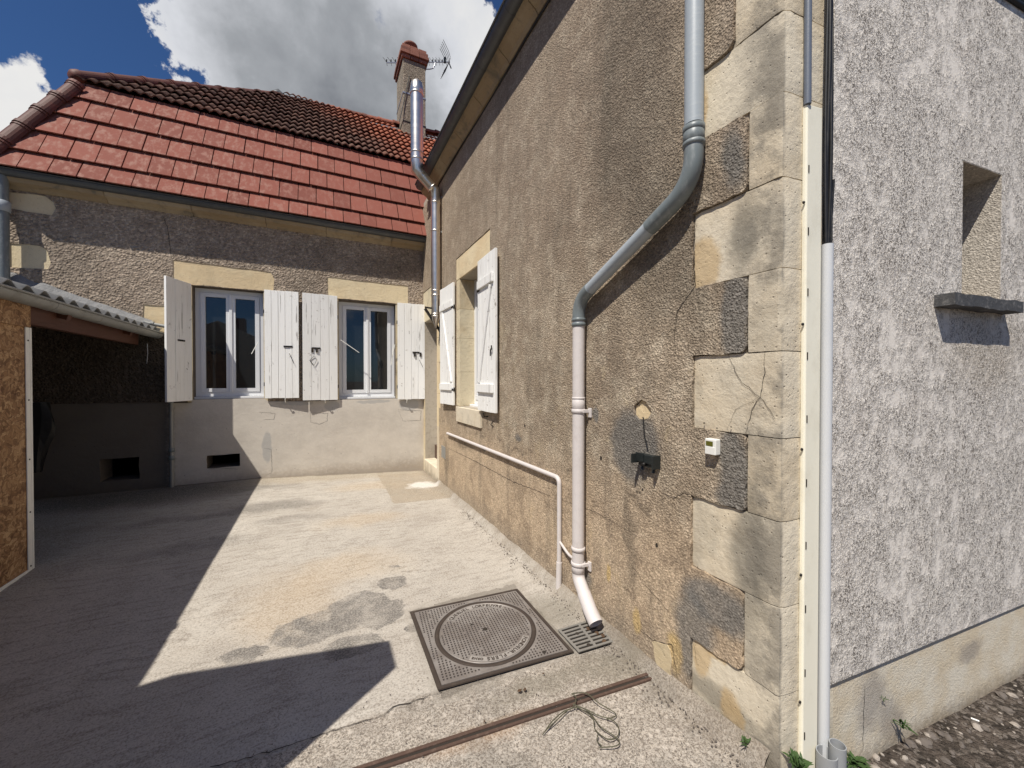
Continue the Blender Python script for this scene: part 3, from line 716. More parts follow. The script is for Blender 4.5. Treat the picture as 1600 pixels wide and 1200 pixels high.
# quoins
zj = [-.16, .305, .639, .966, 1.28, 1.61, 1.922, 2.261, 2.576, 2.879, 3.2, 3.52, 3.85, 4.17, 4.45]
lens = []
def weather(o, cuts, seed):          # turns a sawn block into a worn one: uneven faces, softened and chipped arrises
    import bmesh
    bm = bmesh.new(); bm.from_mesh(o.data); me0 = W[o.name]
    bmesh.ops.subdivide_edges(bm, edges=bm.edges[:], cuts=cuts, use_grid_fill=True)
    zs = [v.co.z for v in bm.verts]; za, zb = min(zs), max(zs); ym = max(v.co.y for v in bm.verts)
    for v in bm.verts:
        p = v.co + me0; f1 = v.co.x < .003; f2 = abs((p - A_).dot(FN)) < .003; co = v.co.copy()
        a = mnoise.noise(p * 9 + Vector((seed, 0, 0))) * .0022 + mnoise.noise(p * 31) * .0012
        if f1: v.co.x += a + .0005
        if f2: v.co -= FN * (a + .0005)
        e = min(co.z - za, zb - co.z)
        if e < .004 and (f1 or f2): 
            k = .0018 + .005 * max(0, mnoise.noise(p * 17)); v.co.x += k if f1 else 0; v.co -= FN * (k if f2 else 0)
        if f1 and co.y > ym - .004: v.co.x += .004; v.co.y -= .003 * abs(mnoise.noise(p * 21))
        if f1 and f2:
            k = .004 + .016 * max(0, mnoise.noise(Vector((0, 0, p.z * 7))) + .25 * mnoise.noise(Vector((3, 0, p.z * 31)))); v.co += Vector((k, k * .9, 0))
    bmesh.ops.recalc_face_normals(bm, faces=bm.faces)
    for f in bm.faces: f.smooth = True
    for e in bm.edges:
        if len(e.link_faces) == 2 and e.calc_face_angle(0) > .45: e.smooth = False
    bm.to_mesh(o.data); bm.free()
A_ = Vector((XW, YC, 0))
for i in range(len(zj) - 1):
    wide = i % 2 == 0
    ln = (.383 if wide else .132) + rng.uniform(-.006, .006); 
    if i == 9: ln = .19
    lens.append(ln)
    A = Vector((XW, YC, 0)); dx = rng.uniform(-.0025, .0025)
    pts = [A + Vector((dx, 0, 0)), A + FD * .31, A + FD * .31 - FN * .22, Vector((XW + .26, YC + ln, 0)), Vector((XW + dx, YC + ln, 0))]
    z0, z1 = zj[i] + .0018, zj[i + 1] - .0018
    mb = MB().add([p + Vector((0, 0, z0)) for p in pts] + [p + Vector((0, 0, z1)) for p in pts],
                  [(4, 3, 2, 1, 0), (5, 6, 7, 8, 9)] + [(k, (k + 1) % 5, 5 + (k + 1) % 5, 5 + k) for k in range(5)])
    q_ = obj('quoin_stone', mb, mat_quoin, HA, at=A + Vector((0, 0, z0)))
    if z0 < 3.6: weather(q_, 9 if wide else 7, i)
# roughcast skin cut round the quoins, the window surround and the door surround
L = [(YC + lens[0] + .002, -.1)]
for i in range(len(lens)):
    u = YC + lens[i] + .003
    L.append((u, zj[i] + (-.002 if lens[i] > .3 else .002) if i else -.1)); L.append((u, zj[i + 1] + (.002 if lens[i] > .3 else -.002)))
out = []
for i, p in enumerate(L):
    if 0 < i < len(L) - 1 and L[i][0] < YC + .25 and rng.random() < .8:
        out += [tuple(q) for q in arc(L[i - 1], p, L[i + 1], rng.uniform(.025, .06), 5)]
    elif not out or (abs(out[-1][0] - p[0]) + abs(out[-1][1] - p[1]) > 1e-4): out.append(p)
out = [p for i, p in enumerate(out) if i == 0 or (Vector(p) - Vector(out[i - 1])).length > .003]
far = [(6.405, 4.33), (6.405, 2.95), (5.42, 2.95), (5.42, 2.0), (5.36, 2.0), (5.36, 1.1), (5.44, 1.1), (5.44, -.1)]
poly = rough(out, .022, .003, 3, keep=(len(out) - 1,)) + far
sur = rough([(3.67, 1.18), (3.78, 1.18), (3.78, .985), (4.60, .985), (4.60, 1.16), (4.66, 1.16), (4.66, 3.02), (3.57, 3.03), (3.57, 2.78), (3.67, 2.78)], .05, .002, 5)
spall = rough([(1.585, 1.50), (1.62, 1.45), (1.655, 1.43), (1.70, 1.36), (1.67, 1.33), (1.60, 1.345), (1.565, 1.38), (1.56, 1.43)], .012, .003, 9)
spall = [(u - .045 + .0, v + 0) for u, v in spall]
sp = [onX(x, y, XW) for x, y in ((992, 634), (1004, 624), (1012, 630), (1020, 643), (1014, 654), (1000, 656), (993, 648))]
spall = rough([(p.y, p.z) for p in sp], .01, .002, 9)
skin = MB().prism([poly, sur[::-1], spall[::-1]], fW, -.012, .008)
obj('roughcast_render', skin, mat_wall, HA)
obj('exposed_stone_patch', MB().prism([rough([(p.y, p.z) for p in sp], .02, .004, 2)], fW, -.03, -.006), mat_lintel, HA)
sp = [onX(x, y, XW) for x, y in ((1021, 1002), (1045, 1006), (1052, 1030), (1050, 1054), (1030, 1040))]
obj('exposed_stone_patch', MB().prism([rough([(p.y, p.z) for p in sp], .02, .004, 4)], fW, -.01, .012), mat_reveal, HA)
# window surround stones
def stoneW(a, b, c, d, mat=mat_reveal, w=0., name='jamb_stone'): return obj(name, MB().prism([rect(a, b, c, d)], fW, -.2, w, True), mat, HA, at=fW((a + b) / 2, c, 0), bev=.004)
stoneW(3.572, 4.655, 2.752, 3.018, mat_lintel, .003, 'lintel_stone')
zz = [1.178, 1.60, 2.02, 2.38, 2.748]
for a, b in zip(zz, zz[1:]):
    obj('jamb_stone', MB().box((XW - .001, 4.536, a + .001), (XW + .24, 4.655, b - .001)), mat_reveal, HA, at=(XW, 4.54, a), bev=.003)
    obj('jamb_stone', MB().box((XW, 3.675, a + .001), (XW + .24, 3.804, b - .001)), mat_reveal, HA, at=(XW, 3.7, a), bev=.003)
stoneW(3.785, 4.595, .99, 1.172, mat_quoin, .03, 'sill_stone')
window(HA, lambda u, v, w_=0: Vector((XW - w_, u, v)), 3.80, 4.54, 1.20, 2.75, -.205)
shutter(HA, (XW - .035, 4.655), (-.03, 1, 0), (-1, -.03, 0), .53, 1.18, 2.735, 4, 'front', 15)
s6 = shutter(HA, (XW - .040, 3.80), (-.03, -1, 0), (-1, .03, 0), .485, 1.185, 2.75, 5, 'front', 16)
p = onX(768, 548, XW - .07)
obj('latch', MB().tube([p + Vector((0, .02, .02)), p + Vector((-.01, .005, .0)), p + Vector((-.01, .005, -.05))], .006, 6).tube([p + Vector((-.01, .01, 0)), p + Vector((-.01, -.02, .01)), p + Vector((-.01, -.02, .05))], .006, 6), mat_iron, s6, at=p)
obj('shutter_hook', MB().tube([(XW, 3.62, 1.13), (XW - .05, 3.62, 1.13), (XW - .07, 3.60, 1.17)], .007, 8).tube([(XW, 3.5, 1.1), (XW - .03, 3.5, 1.06), (XW, 3.48, 1.03)], .005, 8), mat_iron, HA, at=(XW, 3.6, 1.1))
# door surround: near and far jambs, lintel, step, the door itself
dj = [-.1, .35, .82, 1.3, 1.76, 2.12, 2.452]
for k, (a, b) in enumerate(zip(dj, dj[1:])):
    obj('jamb_stone', MB().box((XW - .004, 5.445 if k % 2 else 5.37, a + .001), (XW + .26, 5.568, b - .001)), mat_lintel if k > 1 else mat_quoin, HA, at=(XW, 5.5, a), bev=.004)
    obj('jamb_stone', MB().box((XW - .002, 6.332, a + .001), (XW + .27, 6.41, b - .001)), mat_reveal, HA, at=(XW, 6.37, a), bev=.004)
stoneW(5.425, 6.40, 2.455, 2.945, mat_reveal, .002, 'lintel_stone')
obj('door_step', MB().box((XW - .01, 5.575, -.1), (XW + .3, 6.33, .2)), mat_quoin, HA, at=(XW, 5.9, 0), bev=.01)
obj('kick_board', MB().box((XW + .17, 5.575, .202), (XW + .2, 6.33, .42)), mat_rust, HA, at=(XW + .18, 5.9, .2))
dr = obj('house_door', MB().box((XW + .225, 5.575, .205), (XW + .265, 6.33, 2.45)), mat_shut, HA, at=(XW + .24, 5.9, .2), bev=.004)
obj('door_handle', MB().tube([(XW + .2, 5.66, 1.2), (XW + .2, 5.76, 1.2)], .01, 8), mat_iron, dr, at=(XW + .2, 5.66, 1.2))
# closed body of the house: other walls, floor, roof
bd = MB().box((1.86, 6.05, -.1), (7.5, 6.35, 4.45)).box((7.2, .5, -.1), (7.5, 6.05, 4.45)).box((1.86, 1.3, -.12), (7.2, 6.05, -.02)).box((1.86, 1.3, 2.95), (7.2, 6.05, 3.05))
obj('inner_body', bd, mat_dark, HA)
rf = MB(); 
for s_, xa, xb in ((1, 1.40, 4.5), (-1, 7.7, 4.5)):
    rf.add([(xa, .84, 4.53), (xb, .84, 7.1), (xb, 6.4, 7.1), (xa, 6.0, 4.53)], [(0, 1, 2, 3)])
rf.add([(1.40, 6.0, 4.53), (4.5, 6.4, 7.1), (7.7, 6.0, 4.53)], [(0, 1, 2)])
obj('roof', rf, mat_otile, HA)
# stone cornice under the gutter, block by block
y = YC; k = 0
while y < 5.95:
    ln = min(rng.uniform(.5, .68), 5.98 - y)
    if ln < .1: break
    pr = [(0, 0), (.03, .0), (.05, .03), (.11, .07), (.15, .12), (.15, .17), (0, .17)]
    mb = MB().sweep([(-p, q) for p, q in pr], (XW, y + .003, 4.315), (XW, y + ln - .003, 4.315), (1, 0, 0), (0, 0, 1), True, True)
    obj('cornice_stone', mb, mat_corn, HA, at=(XW, y, 4.31), bev=.003); y += ln
obj('soffit_board', MB().box((1.36, .84, 4.49), (XW + .2, 6.0, 4.52)), mat_iron, HA)
# mortar haunch along the foot of the wall
hb = MB(); n = 110; y0, y1 = .86, 5.42
for i in range(n + 1):
    y = y0 + (y1 - y0) * i / n; q = mnoise.noise(Vector((y * 3, 1, 0))); q2 = mnoise.noise(Vector((y * 11, 4, 0)))
    h = .055 + .02 * q + .01 * q2 + .05 * max(0, 1.3 - y); wd = .05 + .02 * q2 + .015 * q
    hb.v += [Vector((XW - .006, y, h)), Vector((XW - .02 - wd * .3, y, h * .75)), Vector((XW - .02 - wd, y, -.006))]
for i in range(n):
    for k in range(2): a = i * 3 + k; hb.sm.add(len(hb.f)); hb.f.append([a, a + 1, a + 4, a + 3])
obj('mortar_haunch', hb, mat_conc, HA)
# thin conduit under the window (horizontal then down)
# cracks: narrow dark slits standing on the render
def crack(pts, fn_, w_, name='crack', wd=.003, seed=1, parent=HA, mat=mat_crack):
    r = random.Random(seed); P = []
    for i in range(len(pts) - 1):
        a, b = Vector(pts[i]), Vector(pts[i + 1]); k = max(1, int((b - a).length / .018))
        for j in range(k):
            t = j / k; P.append(a.lerp(b, t) + (Vector((r.uniform(-1, 1), r.uniform(-1, 1))) * .0035 if i + j else Vector((0, 0))))
    P.append(Vector(pts[-1])); mb = MB(); n = len(P)
    for i, p in enumerate(P):
        d = (P[min(i + 1, n - 1)] - P[max(i - 1, 0)]); d = Vector((-d.y, d.x)).normalized()
        h = wd * .34 * (.35 + .65 * math.sin(math.pi * (i + .6) / (n + .2))) * r.uniform(.6, 1.2)
        mb.v += [fn_(*(p + d * h), w_), fn_(*(p - d * h), w_)]
    for i in range(n - 1): mb.f.append([2 * i, 2 * i + 1, 2 * i + 3, 2 * i + 2])
    return obj(name, mb, mat, parent)
def pxW(pts, X=XW): return [(onX(x, y, X).y, onX(x, y, X).z) for x, y in pts]
crack(pxW([(1087, 338), (1084, 400), (1086, 446), (1058, 487), (1055, 515)], XW - .009), fW, .0095, wd=.006)
crack(pxW([(1085, 448), (1060, 484), (1054, 520), (1056, 556), (1085, 556)], XW - .009), fW, .0092, wd=.003, seed=3)
crack(pxW([(1138, 553), (1150, 580), (1160, 597), (1188, 621), (1176, 640), (1166, 680)]), fW, .0035, wd=.004, seed=4)
crack(pxW([(1196, 548), (1195, 590), (1188, 621), (1205, 640), (1212, 655)]), fW, .0032, wd=.003, seed=5)
crack(pxW([(1188, 621), (1150, 640), (1136, 672)]), fW, .003, wd=.0018, seed=6)
crack(pxW([(700, 700), (745, 722), (800, 752), (860, 775)], XW - .009), fW, .0094, wd=.008, seed=7)
crack(pxW([(868, 778), (930, 800), (1000, 840)], XW - .009), fW, .0094, wd=.003, seed=17)
crack(pxW([(1083, 1000), (1090, 1035)]), fW, .0035, wd=.002, seed=8)
crack(pxW([(1000, 985), (1020, 1000), (1050, 1008), (1058, 1060)], XW - .009), fW, .0094, wd=.006, seed=9)
crack(pxW([(985, 880), (1010, 915), (1040, 950), (1070, 975)], XW - .009), fW, .0094, wd=.003, seed=10)
crack(pxW([(1035, 770), (1052, 779), (1068, 770), (1085, 775)], XW - .009), fW, .0094, wd=.005, seed=11)
for x, y, s_ in [(820, 665, 3), (939, 716, 4), (1000, 770, 2.2), (1004, 765, 2.5), (995, 768, 2), (1026, 852, 4), (1120, 669, 1.2), (1100, 661, 1.4), (1142, 667, 1.2)]:
    p = onX(x, y, XW - .009); r_ = s_ / 600 * (p - CAM).length * .7
    obj('hole', MB().prism([rough([(p.y + r_ * math.cos(a) * .8, p.z + r_ * 1.2 * math.sin(a)) for a in [q * 1.047 for q in range(6)]], .004, .001, int(x))], fW, .006, .0098), mat_crack, HA)

# ---- street front of the same house
un0, un1 = uF(onF(1499, 260)), uF(onF(1560, 280)); vn0, vn1 = 1.89, 2.548
gab = [(.262, .285), (6.1, .285), (6.1, 4.5), (3.1, 7.05), (.0, 4.48), (.262, 4.4)]
fr = MB().prism([[(.262, .288), (6.0, .288), (6.0, 4.45), (2.98, 6.95), (.262, 4.66)], rect(un0, un1, vn0, vn1)[::-1]], fF, -.32, .012, True)
obj('grey_render', fr, mat_grey, HA)
pl = MB().prism([rough(rect(.30, 6.0, -.35, .285), .08, .002, 4, keep=(0, 1))], fF, -.32, -.002, True)
obj('street_plinth', pl, mat_plinth, HA)
ni = MB(); tk = .004
ni.prism([rect(un0 + .0005, un0 + tk, vn0, vn1)], fF, -.42, .011, True).prism([rect(un1 - tk, un1 - .0005, vn0, vn1)], fF, -.42, .011, True)
ni.prism([rect(un0 + tk, un1 - tk, vn1 - tk, vn1 - .0005)], fF, -.42, .011, True).prism([rect(un0 + tk, un1 - tk, vn0 + .0005, vn0 + tk)], fF, -.42, .011, True)
ni.prism([rect(un0, un1, vn0, vn1)], fF, -.43, -.422, True)
obj('niche_lining', ni, mat_niche, HA)
us0, us1 = uF(onF(1490, 470, .075)), uF(onF(1597, 485, .075))
obj('niche_sill', MB().prism([rough(rect(us0, us1, 1.835, 1.888), .04, .0025, 3)], fF, -.02, .08, True), simple('slate_sill', (.07, .07, .072), .75, 0, .8, (.26, .25, .24), 34, .8, .006, .3), HA, at=fF((us0 + us1) / 2, 1.85, 0), bev=.003)
crack([(uF(onF(1352, 1062)), .21), (uF(onF(1350, 1100)), .12), (uF(onF(1348, 1160)), -.06)], fF, .0005, wd=.004, seed=21)

# ================================================================== COURTYARD HOUSE (far)
HB = thing('tiled_roof_house', (-.8, YF, 0), 'low courtyard house with a steep red tiled roof and two white shuttered windows', 'house')
W1 = (-1.505, -.715, 1.245, 2.745); W2 = (.25, 1.09, 1.205, 2.72)
vh = [onY(323, 711, YF), onY(375, 728, YF)]; vs_ = [onY(156, 718, YF), onY(218, 748, YF)]
V1 = (vh[0].x, vh[1].x, vh[1].z, vh[0].z - .01); V2 = (vs_[0].x, vs_[1].x, vs_[1].z, vs_[0].z)
core = MB().prism([rect(-3.13, 1.9, -.3, 3.78)] + [rect(*q)[::-1] for q in (W1, W2, V1, V2)], fY, -.32, -.010, True)
obj('wall_core', core, mat_oldmortar, HB)
low = MB().prism([rough([(-3.12, -.1), (1.555, -.1), (1.555, 1.195), (1.09, 1.203), (.25, 1.203), (.2, 1.19), (-.66, 1.20), (-.715, 1.243), (-1.505, 1.243), (-1.52, 1.20), (-3.12, 1.22)], .3, .004, 2, keep=(0, 1, 2))] + [rough(rect(*V1), .05, .003, 4)[::-1], rough(rect(*V2), .05, .003, 5)[::-1]], fY, -.010, .0, False)
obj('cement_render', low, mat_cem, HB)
def pr_(x, y): p = onY(x, y, YF); return (p.x, p.z)
holes = []
st = []
def stoneY(poly, mat=mat_lintel, w_=.001, name='facing_stone', seed=1):
    st.append((poly, mat, w_, name, seed)); holes.append([(u, v) for u, v in poly])
lint1 = [(-1.70, 2.755), (-.59, 2.755), (-.575, 2.93), (-.62, 3.03), (-1.70, 3.055)]
lint2 = [(.096, 2.74), (1.29, 2.74), (1.29, 3.04), (.096, 3.05)]
stoneY(lint1, mat_lintel, .003, 'lintel_stone', 2); stoneY(lint2, mat_lintel, .003, 'lintel_stone', 3)
stoneY([pr_(224, 475), (-1.565, pr_(262, 478)[1]), (-1.565, pr_(262, 520)[1]), pr_(222, 520)], mat_lintel, .001, 'facing_stone', 4)
q1 = [pr_(*p) for p in ((14, 300), (70, 306), (84, 316), (88, 326), (82, 337), (14, 326))]
q2 = [pr_(*p) for p in ((14, 380), (62, 384), (74, 390), (80, 412), (76, 421), (14, 418))]
stoneY(q1, mat_lintel, .001, 'quoin_stone', 5); stoneY(q2, mat_lintel, .001, 'quoin_stone', 6)
hl = []
for (poly, mat, w_, name, seed) in st:
    ss = rough(poly, .06, .003, seed)
    obj(name, MB().prism([ss], fY, -.06, w_ - .002), mat, HB)
    cx, cy = sum(p[0] for p in ss) / len(ss), sum(p[1] for p in ss) / len(ss)
    hl.append([(cx + (u - cx) * .992, cy + (v - cy) * .985) for u, v in ss])
jl = [1.205, 1.62, 2.05, 2.42, 2.738]
for u0, u1 in ((.195, .249), (1.091, 1.15), (-.714, -.655), (-1.56, -1.506)):
    for a, b in zip(jl, jl[1:]):
        obj('jamb_stone', MB().prism([rect(u0, u1, a + .0015, b - .0015)], fY, -.16, -.001, True), mat_reveal, HB, at=fY(u0, a, 0), bev=.003)
upper = [(-3.12, 1.222), (-1.56, 1.222), (-1.56, 2.75), (-.655, 2.75), (-.655, 1.205), (.195, 1.20), (.195, 2.737), (1.15, 2.737), (1.15, 1.2), (1.556, 1.2), (1.556, 3.74), (-3.12, 3.74)]
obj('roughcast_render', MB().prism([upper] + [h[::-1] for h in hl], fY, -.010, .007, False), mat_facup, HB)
crack([pr_(268, 404), pr_(266, 385), pr_(262, 355), pr_(255, 340)], fY, .0078, wd=.01, parent=HB, seed=31)
for j, P in enumerate(([(484, 645), (512, 646), (511, 658), (500, 663), (486, 660), (485, 646)], [(622, 640), (658, 642), (657, 657), (630, 658), (622, 640)], [(412, 700), (424, 702), (425, 738), (417, 742)], [(405, 644), (430, 646), (428, 655), (410, 656)], [(326, 733), (345, 731), (372, 733)])):
    crack([pr_(*p) for p in P], fY, .0012, wd=.005, parent=HB, seed=40 + j)
window(HB, fY, W1[0] + .004, W1[1] - .004, W1[2] + .035, W1[3] - .002, -.13)
window(HB, fY, W2[0] + .004, W2[1] - .004, W2[2] + .035, W2[3] - .002, -.13, curtain=True)
up_ = Vector((0, 0, 1))
s1 = shutter(HB, (-1.512, YF - .035), (-.145, -.345, 0), (.345, -.145, 0), .40, 1.235, 2.755, 3, 'back', 11, (2.0, .18))
s2 = shutter(HB, (-.70, YF - .032), (1, -.09, 0), (-.09, -1, 0), .425, 1.245, 2.765, 5, 'back', 12, (1.98, .29))
s3 = shutter(HB, (.232, YF - .032), (-1, -.09, 0), (.09, -1, 0), .465, 1.205, 2.765, 4, 'back', 13, (1.97, .29))
s4 = shutter(HB, (1.112, YF - .034), (1, -.06, 0), (-.06, -1, 0), .435, 1.19, 2.745, 4, 'back', 14, (1.955, .29))
for sh, pts in ((s3, [(488, 547), (495, 547)]), (s4, [(648, 554), (657, 554)])):
    for x, y in pts:
        p = onY(x, y, YF - .072); obj('key_hole', MB().obox(p, ((1, 0, 0), (0, 1, 0), (0, 0, 1)), (.014, .012, .033)), mat_crack, sh, at=p)
for a, b in (((452, 552), (459, 568)), ((655, 562), (661, 574)), ((484, 563), (490, 571))):
    p, q = onY(*a, YF - .085), onY(*b, YF - .1); rod(s4 if a[0] > 600 else (s2 if a[0] < 470 else s3), p, q, .003)
dm = [onY(x, y, YF - .082) for x, y in ((484, 563), (491, 556), (495, 562), (491, 571), (484, 563))]
obj('hook', MB().tube(dm, .003, 6), mat_iron, s3, at=dm[0])
for x, y in ((446, 626), (508, 627), (635, 627)):
    p = onY(x, y, YF - .03); obj('shutter_stop', MB().tube([p + Vector((0, .03, -.02)), p + Vector((0, -.03, -.02)), p + Vector((0, -.045, .03))], .007, 8), mat_whitepl, HB, at=p)
for a, b in (((403, 535), (393, 553)), ((532, 531), (561, 551)), ((615, 537), (611, 570)), ((611, 570), (617, 538)), ((299, 516), (295, 548))):
    rod(HB, onY(*a, YF - .01), onY(*b, YF - .06), .005, 'stay_bar', mat_whitepl if a[0] != 299 else mat_iron)
# cornice under the far gutter
x = -3.16; pr = [(0, 0), (.02, 0), (.05, .03), (.12, .05), (.14, .09), (.14, .12), (0, .12)]
while x < 1.5:
    ln = min(rng.uniform(.55, 1.0), 1.545 - x)
    if 1.545 - (x + ln) < .25: ln = 1.545 - x
    obj('cornice_stone', MB().sweep([(-p, q) for p, q in pr], (x + .002, YF, 3.645), (x + ln - .002, YF, 3.645), (0, 1, 0), (0, 0, 1), True, True), mat_corn, HB, at=(x, YF, 3.64), bev=.004); x += ln
# body and rooms behind
bd = MB().box((-3.13, 6.73, -.3), (-2.9, 11, 3.78)).box((-2.9, 10.8, -.3), (4, 11, 3.78)).box((-2.9, 6.73, 2.98), (4, 10.8, 3.05)).box((-2.9, 6.73, 0.02), (4, 10.8, .1)).box((-.15, 6.73, .1), (-.05, 10.8, 2.98)).box((2.2, 6.73, .1), (2.3, 10.8, 2.98)).box((1.9, 6.4, -.3), (4.0, 6.7, 3.9))
obj('inner_body', bd, mat_dark, HB)
# steep lower roof: every tile its own piece
PH = R(65); up1 = Vector((0, math.cos(PH), math.sin(PH))); nr1 = Vector((0, -math.sin(PH), math.cos(PH))); O1 = Vector((0, 6.165, 3.80))
deck = MB().add([(-3.25, 6.20, 3.78), (3.5, 6.20, 3.78), (3.5, 6.90, 5.28), (-2.80, 6.90, 5.28)], [(0, 1, 2, 3)])
deck.add([(-3.25, 6.20, 3.78), (-2.80, 6.90, 5.28), (-2.80, 10.7, 5.28), (-3.25, 11.3, 3.78)], [(0, 1, 2, 3)])
obj('roof_deck', deck, mat_deck, HB)
rows = [(0, .27)] + [(.27 + .352 * i, .352) for i in range(4)]
hipx = lambda s: -3.13 - .02 + (.42) * s / 1.68
tw = .232; th = .018
mt = MB()
def flat_tile(w_, ex, x0t=0., x0b=0., top=False):
    # origin at lower left front; lower edge lifted
    def P(x, s, n_): return Vector((1, 0, 0)) * x + up1 * s + nr1 * n_
    l0 = .037; m = MB(); g_ = .004; e = ex + (.04 if ex < .35 or not top else -.03)
    l1 = l0 * (1 - e / ex) * .9
    v = [P(x0b + g_, 0, l0), P(w_ - g_, 0, l0), P(w_ - g_, e, l1), P(x0t + g_, e, l1), P(x0b + g_, 0, l0 - th), P(w_ - g_, 0, l0 - th), P(w_ - g_, e, l1 - th), P(x0t + g_, e, l1 - th)]
    return m.add(v, [(0, 1, 2, 3), (4, 7, 6, 5), (0, 4, 5, 1), (1, 5, 6, 2), (3, 2, 6, 7), (0, 3, 7, 4)])
proto = {}
for ri, (s0, ex) in enumerate(rows):
    offx = [.0, .11, .02, .13, .04][ri]; k = 0; x = -3.4 + offx
    while x < 1.60:
        hb_, ht = hipx(s0), hipx(s0 + ex)
        at = O1 + Vector((x, 0, 0)) + up1 * s0
        if x + tw > hb_ + .01:
            if x < ht:
                m = flat_tile(tw, ex, max(0, min(tw - .005, ht - x)), max(0, min(tw - .005, hb_ - x)), ri == 4)
                m.v = [v + at for v in m.v]; obj('roof_tile', m, mat_ntile, HB, at=at)
            else:
                key = ri
                jx = rng.uniform(-.002, .002); at2 = at + Vector((jx, 0, 0)) + nr1 * rng.uniform(-.002, .002)
                if key not in proto:
                    m = flat_tile(tw, ex, top=ri == 4); m.v = [v + at2 for v in m.v]; proto[key] = obj('roof_tile', m, mat_ntile, HB, at=at2, bev=.003)
                else:
                    o = inst(proto[key], 'roof_tile', HB, at2)
                    b = o.modifiers.new('bevel', 'BEVEL'); b.width = .003; b.segments = 1; b.limit_method = 'ANGLE'
        x += tw
# shallow upper roof of old double-roll tiles
PH2 = R(42.6); up2 = Vector((0, math.cos(PH2), math.sin(PH2))); nr2 = Vector((0, -math.sin(PH2), math.cos(PH2))); O2 = Vector((0, 6.83, 5.275))
RY, RZ = 8.87, 7.13
dk = MB().add([(-2.78, 6.86, 5.24), (4, 6.86, 5.24), (4, RY, RZ - .04), (-.75, RY, RZ - .04)], [(0, 1, 2, 3)])
dk.add([(-2.78, 6.86, 5.24), (-.75, RY, RZ - .04), (-2.78, 10.9, 5.24)], [(0, 1, 2)]).add([(-.75, RY, RZ - .04), (4, RY, RZ - .04), (4, 10.9, 5.24), (-2.78, 10.9, 5.24)], [(0, 1, 2, 3)])
obj('upper_roof_deck', dk, mat_deck, HB)
ow, oe = .214, .268
def roll_tile():
    m = MB(); n = 14; e = oe + .05; l0, l1 = .042, .0
    def hh(x): return .030 * (.5 - .5 * math.cos(2 * math.pi * x / (ow / 2))) ** .75
    for s, l in ((0, l0), (e, l1)):
        for i in range(n + 1):
            x = ow * i / n; m.v.append(Vector((x, 0, 0)) + up2 * s + nr2 * (l + hh(x)))
    for i in range(n + 1): m.v.append(Vector((ow * i / n, 0, 0)) + nr2 * (l0 + hh(ow * i / n) - .016))
    for i in range(n):
        m.sm.add(len(m.f)); m.f.append([i, i + 1, n + 2 + i, n + 1 + i]); m.f.append([i, 2 * n + 2 + i, 2 * n + 3 + i, i + 1])
    return m
pt = None; cnt = 0
for r_ in range(11):
    s0 = r_ * oe
    if s0 > 2.72: break
    x = -3.2 + (0 if r_ % 2 else 0.0)
    yy = O2.y + up2.y * (s0 + oe * .5); hx = -2.755 + (yy - 6.86)
    while x < 2.72:
        if x + ow * .55 > hx and not (1.5 < x + ow / 2 < 2.08 and s0 > 2.30):
            at = O2 + Vector((x, 0, 0)) + up2 * s0 + nr2 * rng.uniform(-.005, .004)
            if pt is None:
                m = roll_tile(); m.v = [v + at for v in m.v]; pt = obj('old_roof_tile', m, mat_otile, HB, at=at, recalc=False)
            else:
                o = inst(pt, 'old_roof_tile', HB, at + Vector((rng.uniform(-.004, .004), 0, 0)), rot=(rng.uniform(-.012, .012), 0, rng.uniform(-.012, .012)))
            cnt += 1
        x += ow
print('old tiles', cnt)
# hip and ridge tiles
def ridge_run(name, a, b, n, r, mat, collar=True, over=.05, seed=0):
    a, b = Vector(a), Vector(b); d = (b - a) / n; rr = random.Random(seed); ax = d.normalized()
    sd_ = ax.cross(Vector((0, 0, 1))).normalized(); u = sd_.cross(ax)
    for i in range(n):
        p = a + d * i + u * rr.uniform(-.006, .006); q = p + d * (1 + over)
        pf = [(r * math.cos(t) * 1.0, r * math.sin(t)) for t in [R(-10) + R(200) * k / 12 for k in range(13)]]
        pin = [(x * .86, y * .86) for x, y in pf][::-1]
        m = MB().sweep(pf + pin, p, q, sd_, u, True, True, smooth=False)
        if collar:
            m.sweep([(x * 1.16, y * 1.16) for x, y in pf] + pin, p - ax * .0, p + ax * .04, sd_, u, True, True)
            m.sweep([(x * 1.10, y * 1.10) for x, y in pf] + pin, p + ax * .055, p + ax * .075, sd_, u, True, True)
        obj(name, m, mat, HB, at=p)
A = onY(122, 136, 6.80); B = onY(-22, 248, 6.20)
ridge_run('hip_tile', A, B, 5, .088, mat_hip, seed=1)
A2 = onY(118, 121, 6.86); ridge0 = onY(432, 152, RY + .0)
ridge_run('hip_tile', ridge0, A2 + (A2 - ridge0).normalized() * -.05, 8, .082, mat_hip, seed=2)
obj('ridge_mortar', MB().tube([ridge0 - Vector((0, 0, .07)), A2 - Vector((-.05, -.05, .07))], .075, 10), mat_otile, HB, at=A2)
obj('hip_end_cap', MB().lathe([(.001, -.06), (.05, -.05), (.085, -.01), (.09, .05)], A2, (ridge0 - A2), 16), mat_hip, HB, at=A2)
ridge_run('ridge_tile', ridge0 + Vector((0, 0, .0)), onY(700, 214, RY), 11, .075, mat_ridge, seed=3, over=.02)
obj('flashing', MB().tube([ridge0 + Vector((-.1, 0, .03)), ridge0 + Vector((.03, 0, .08)), ridge0 + Vector((.16, 0, .02))], [.05, .085, .05], 8), mat_zinc_dark, HB, at=ridge0)
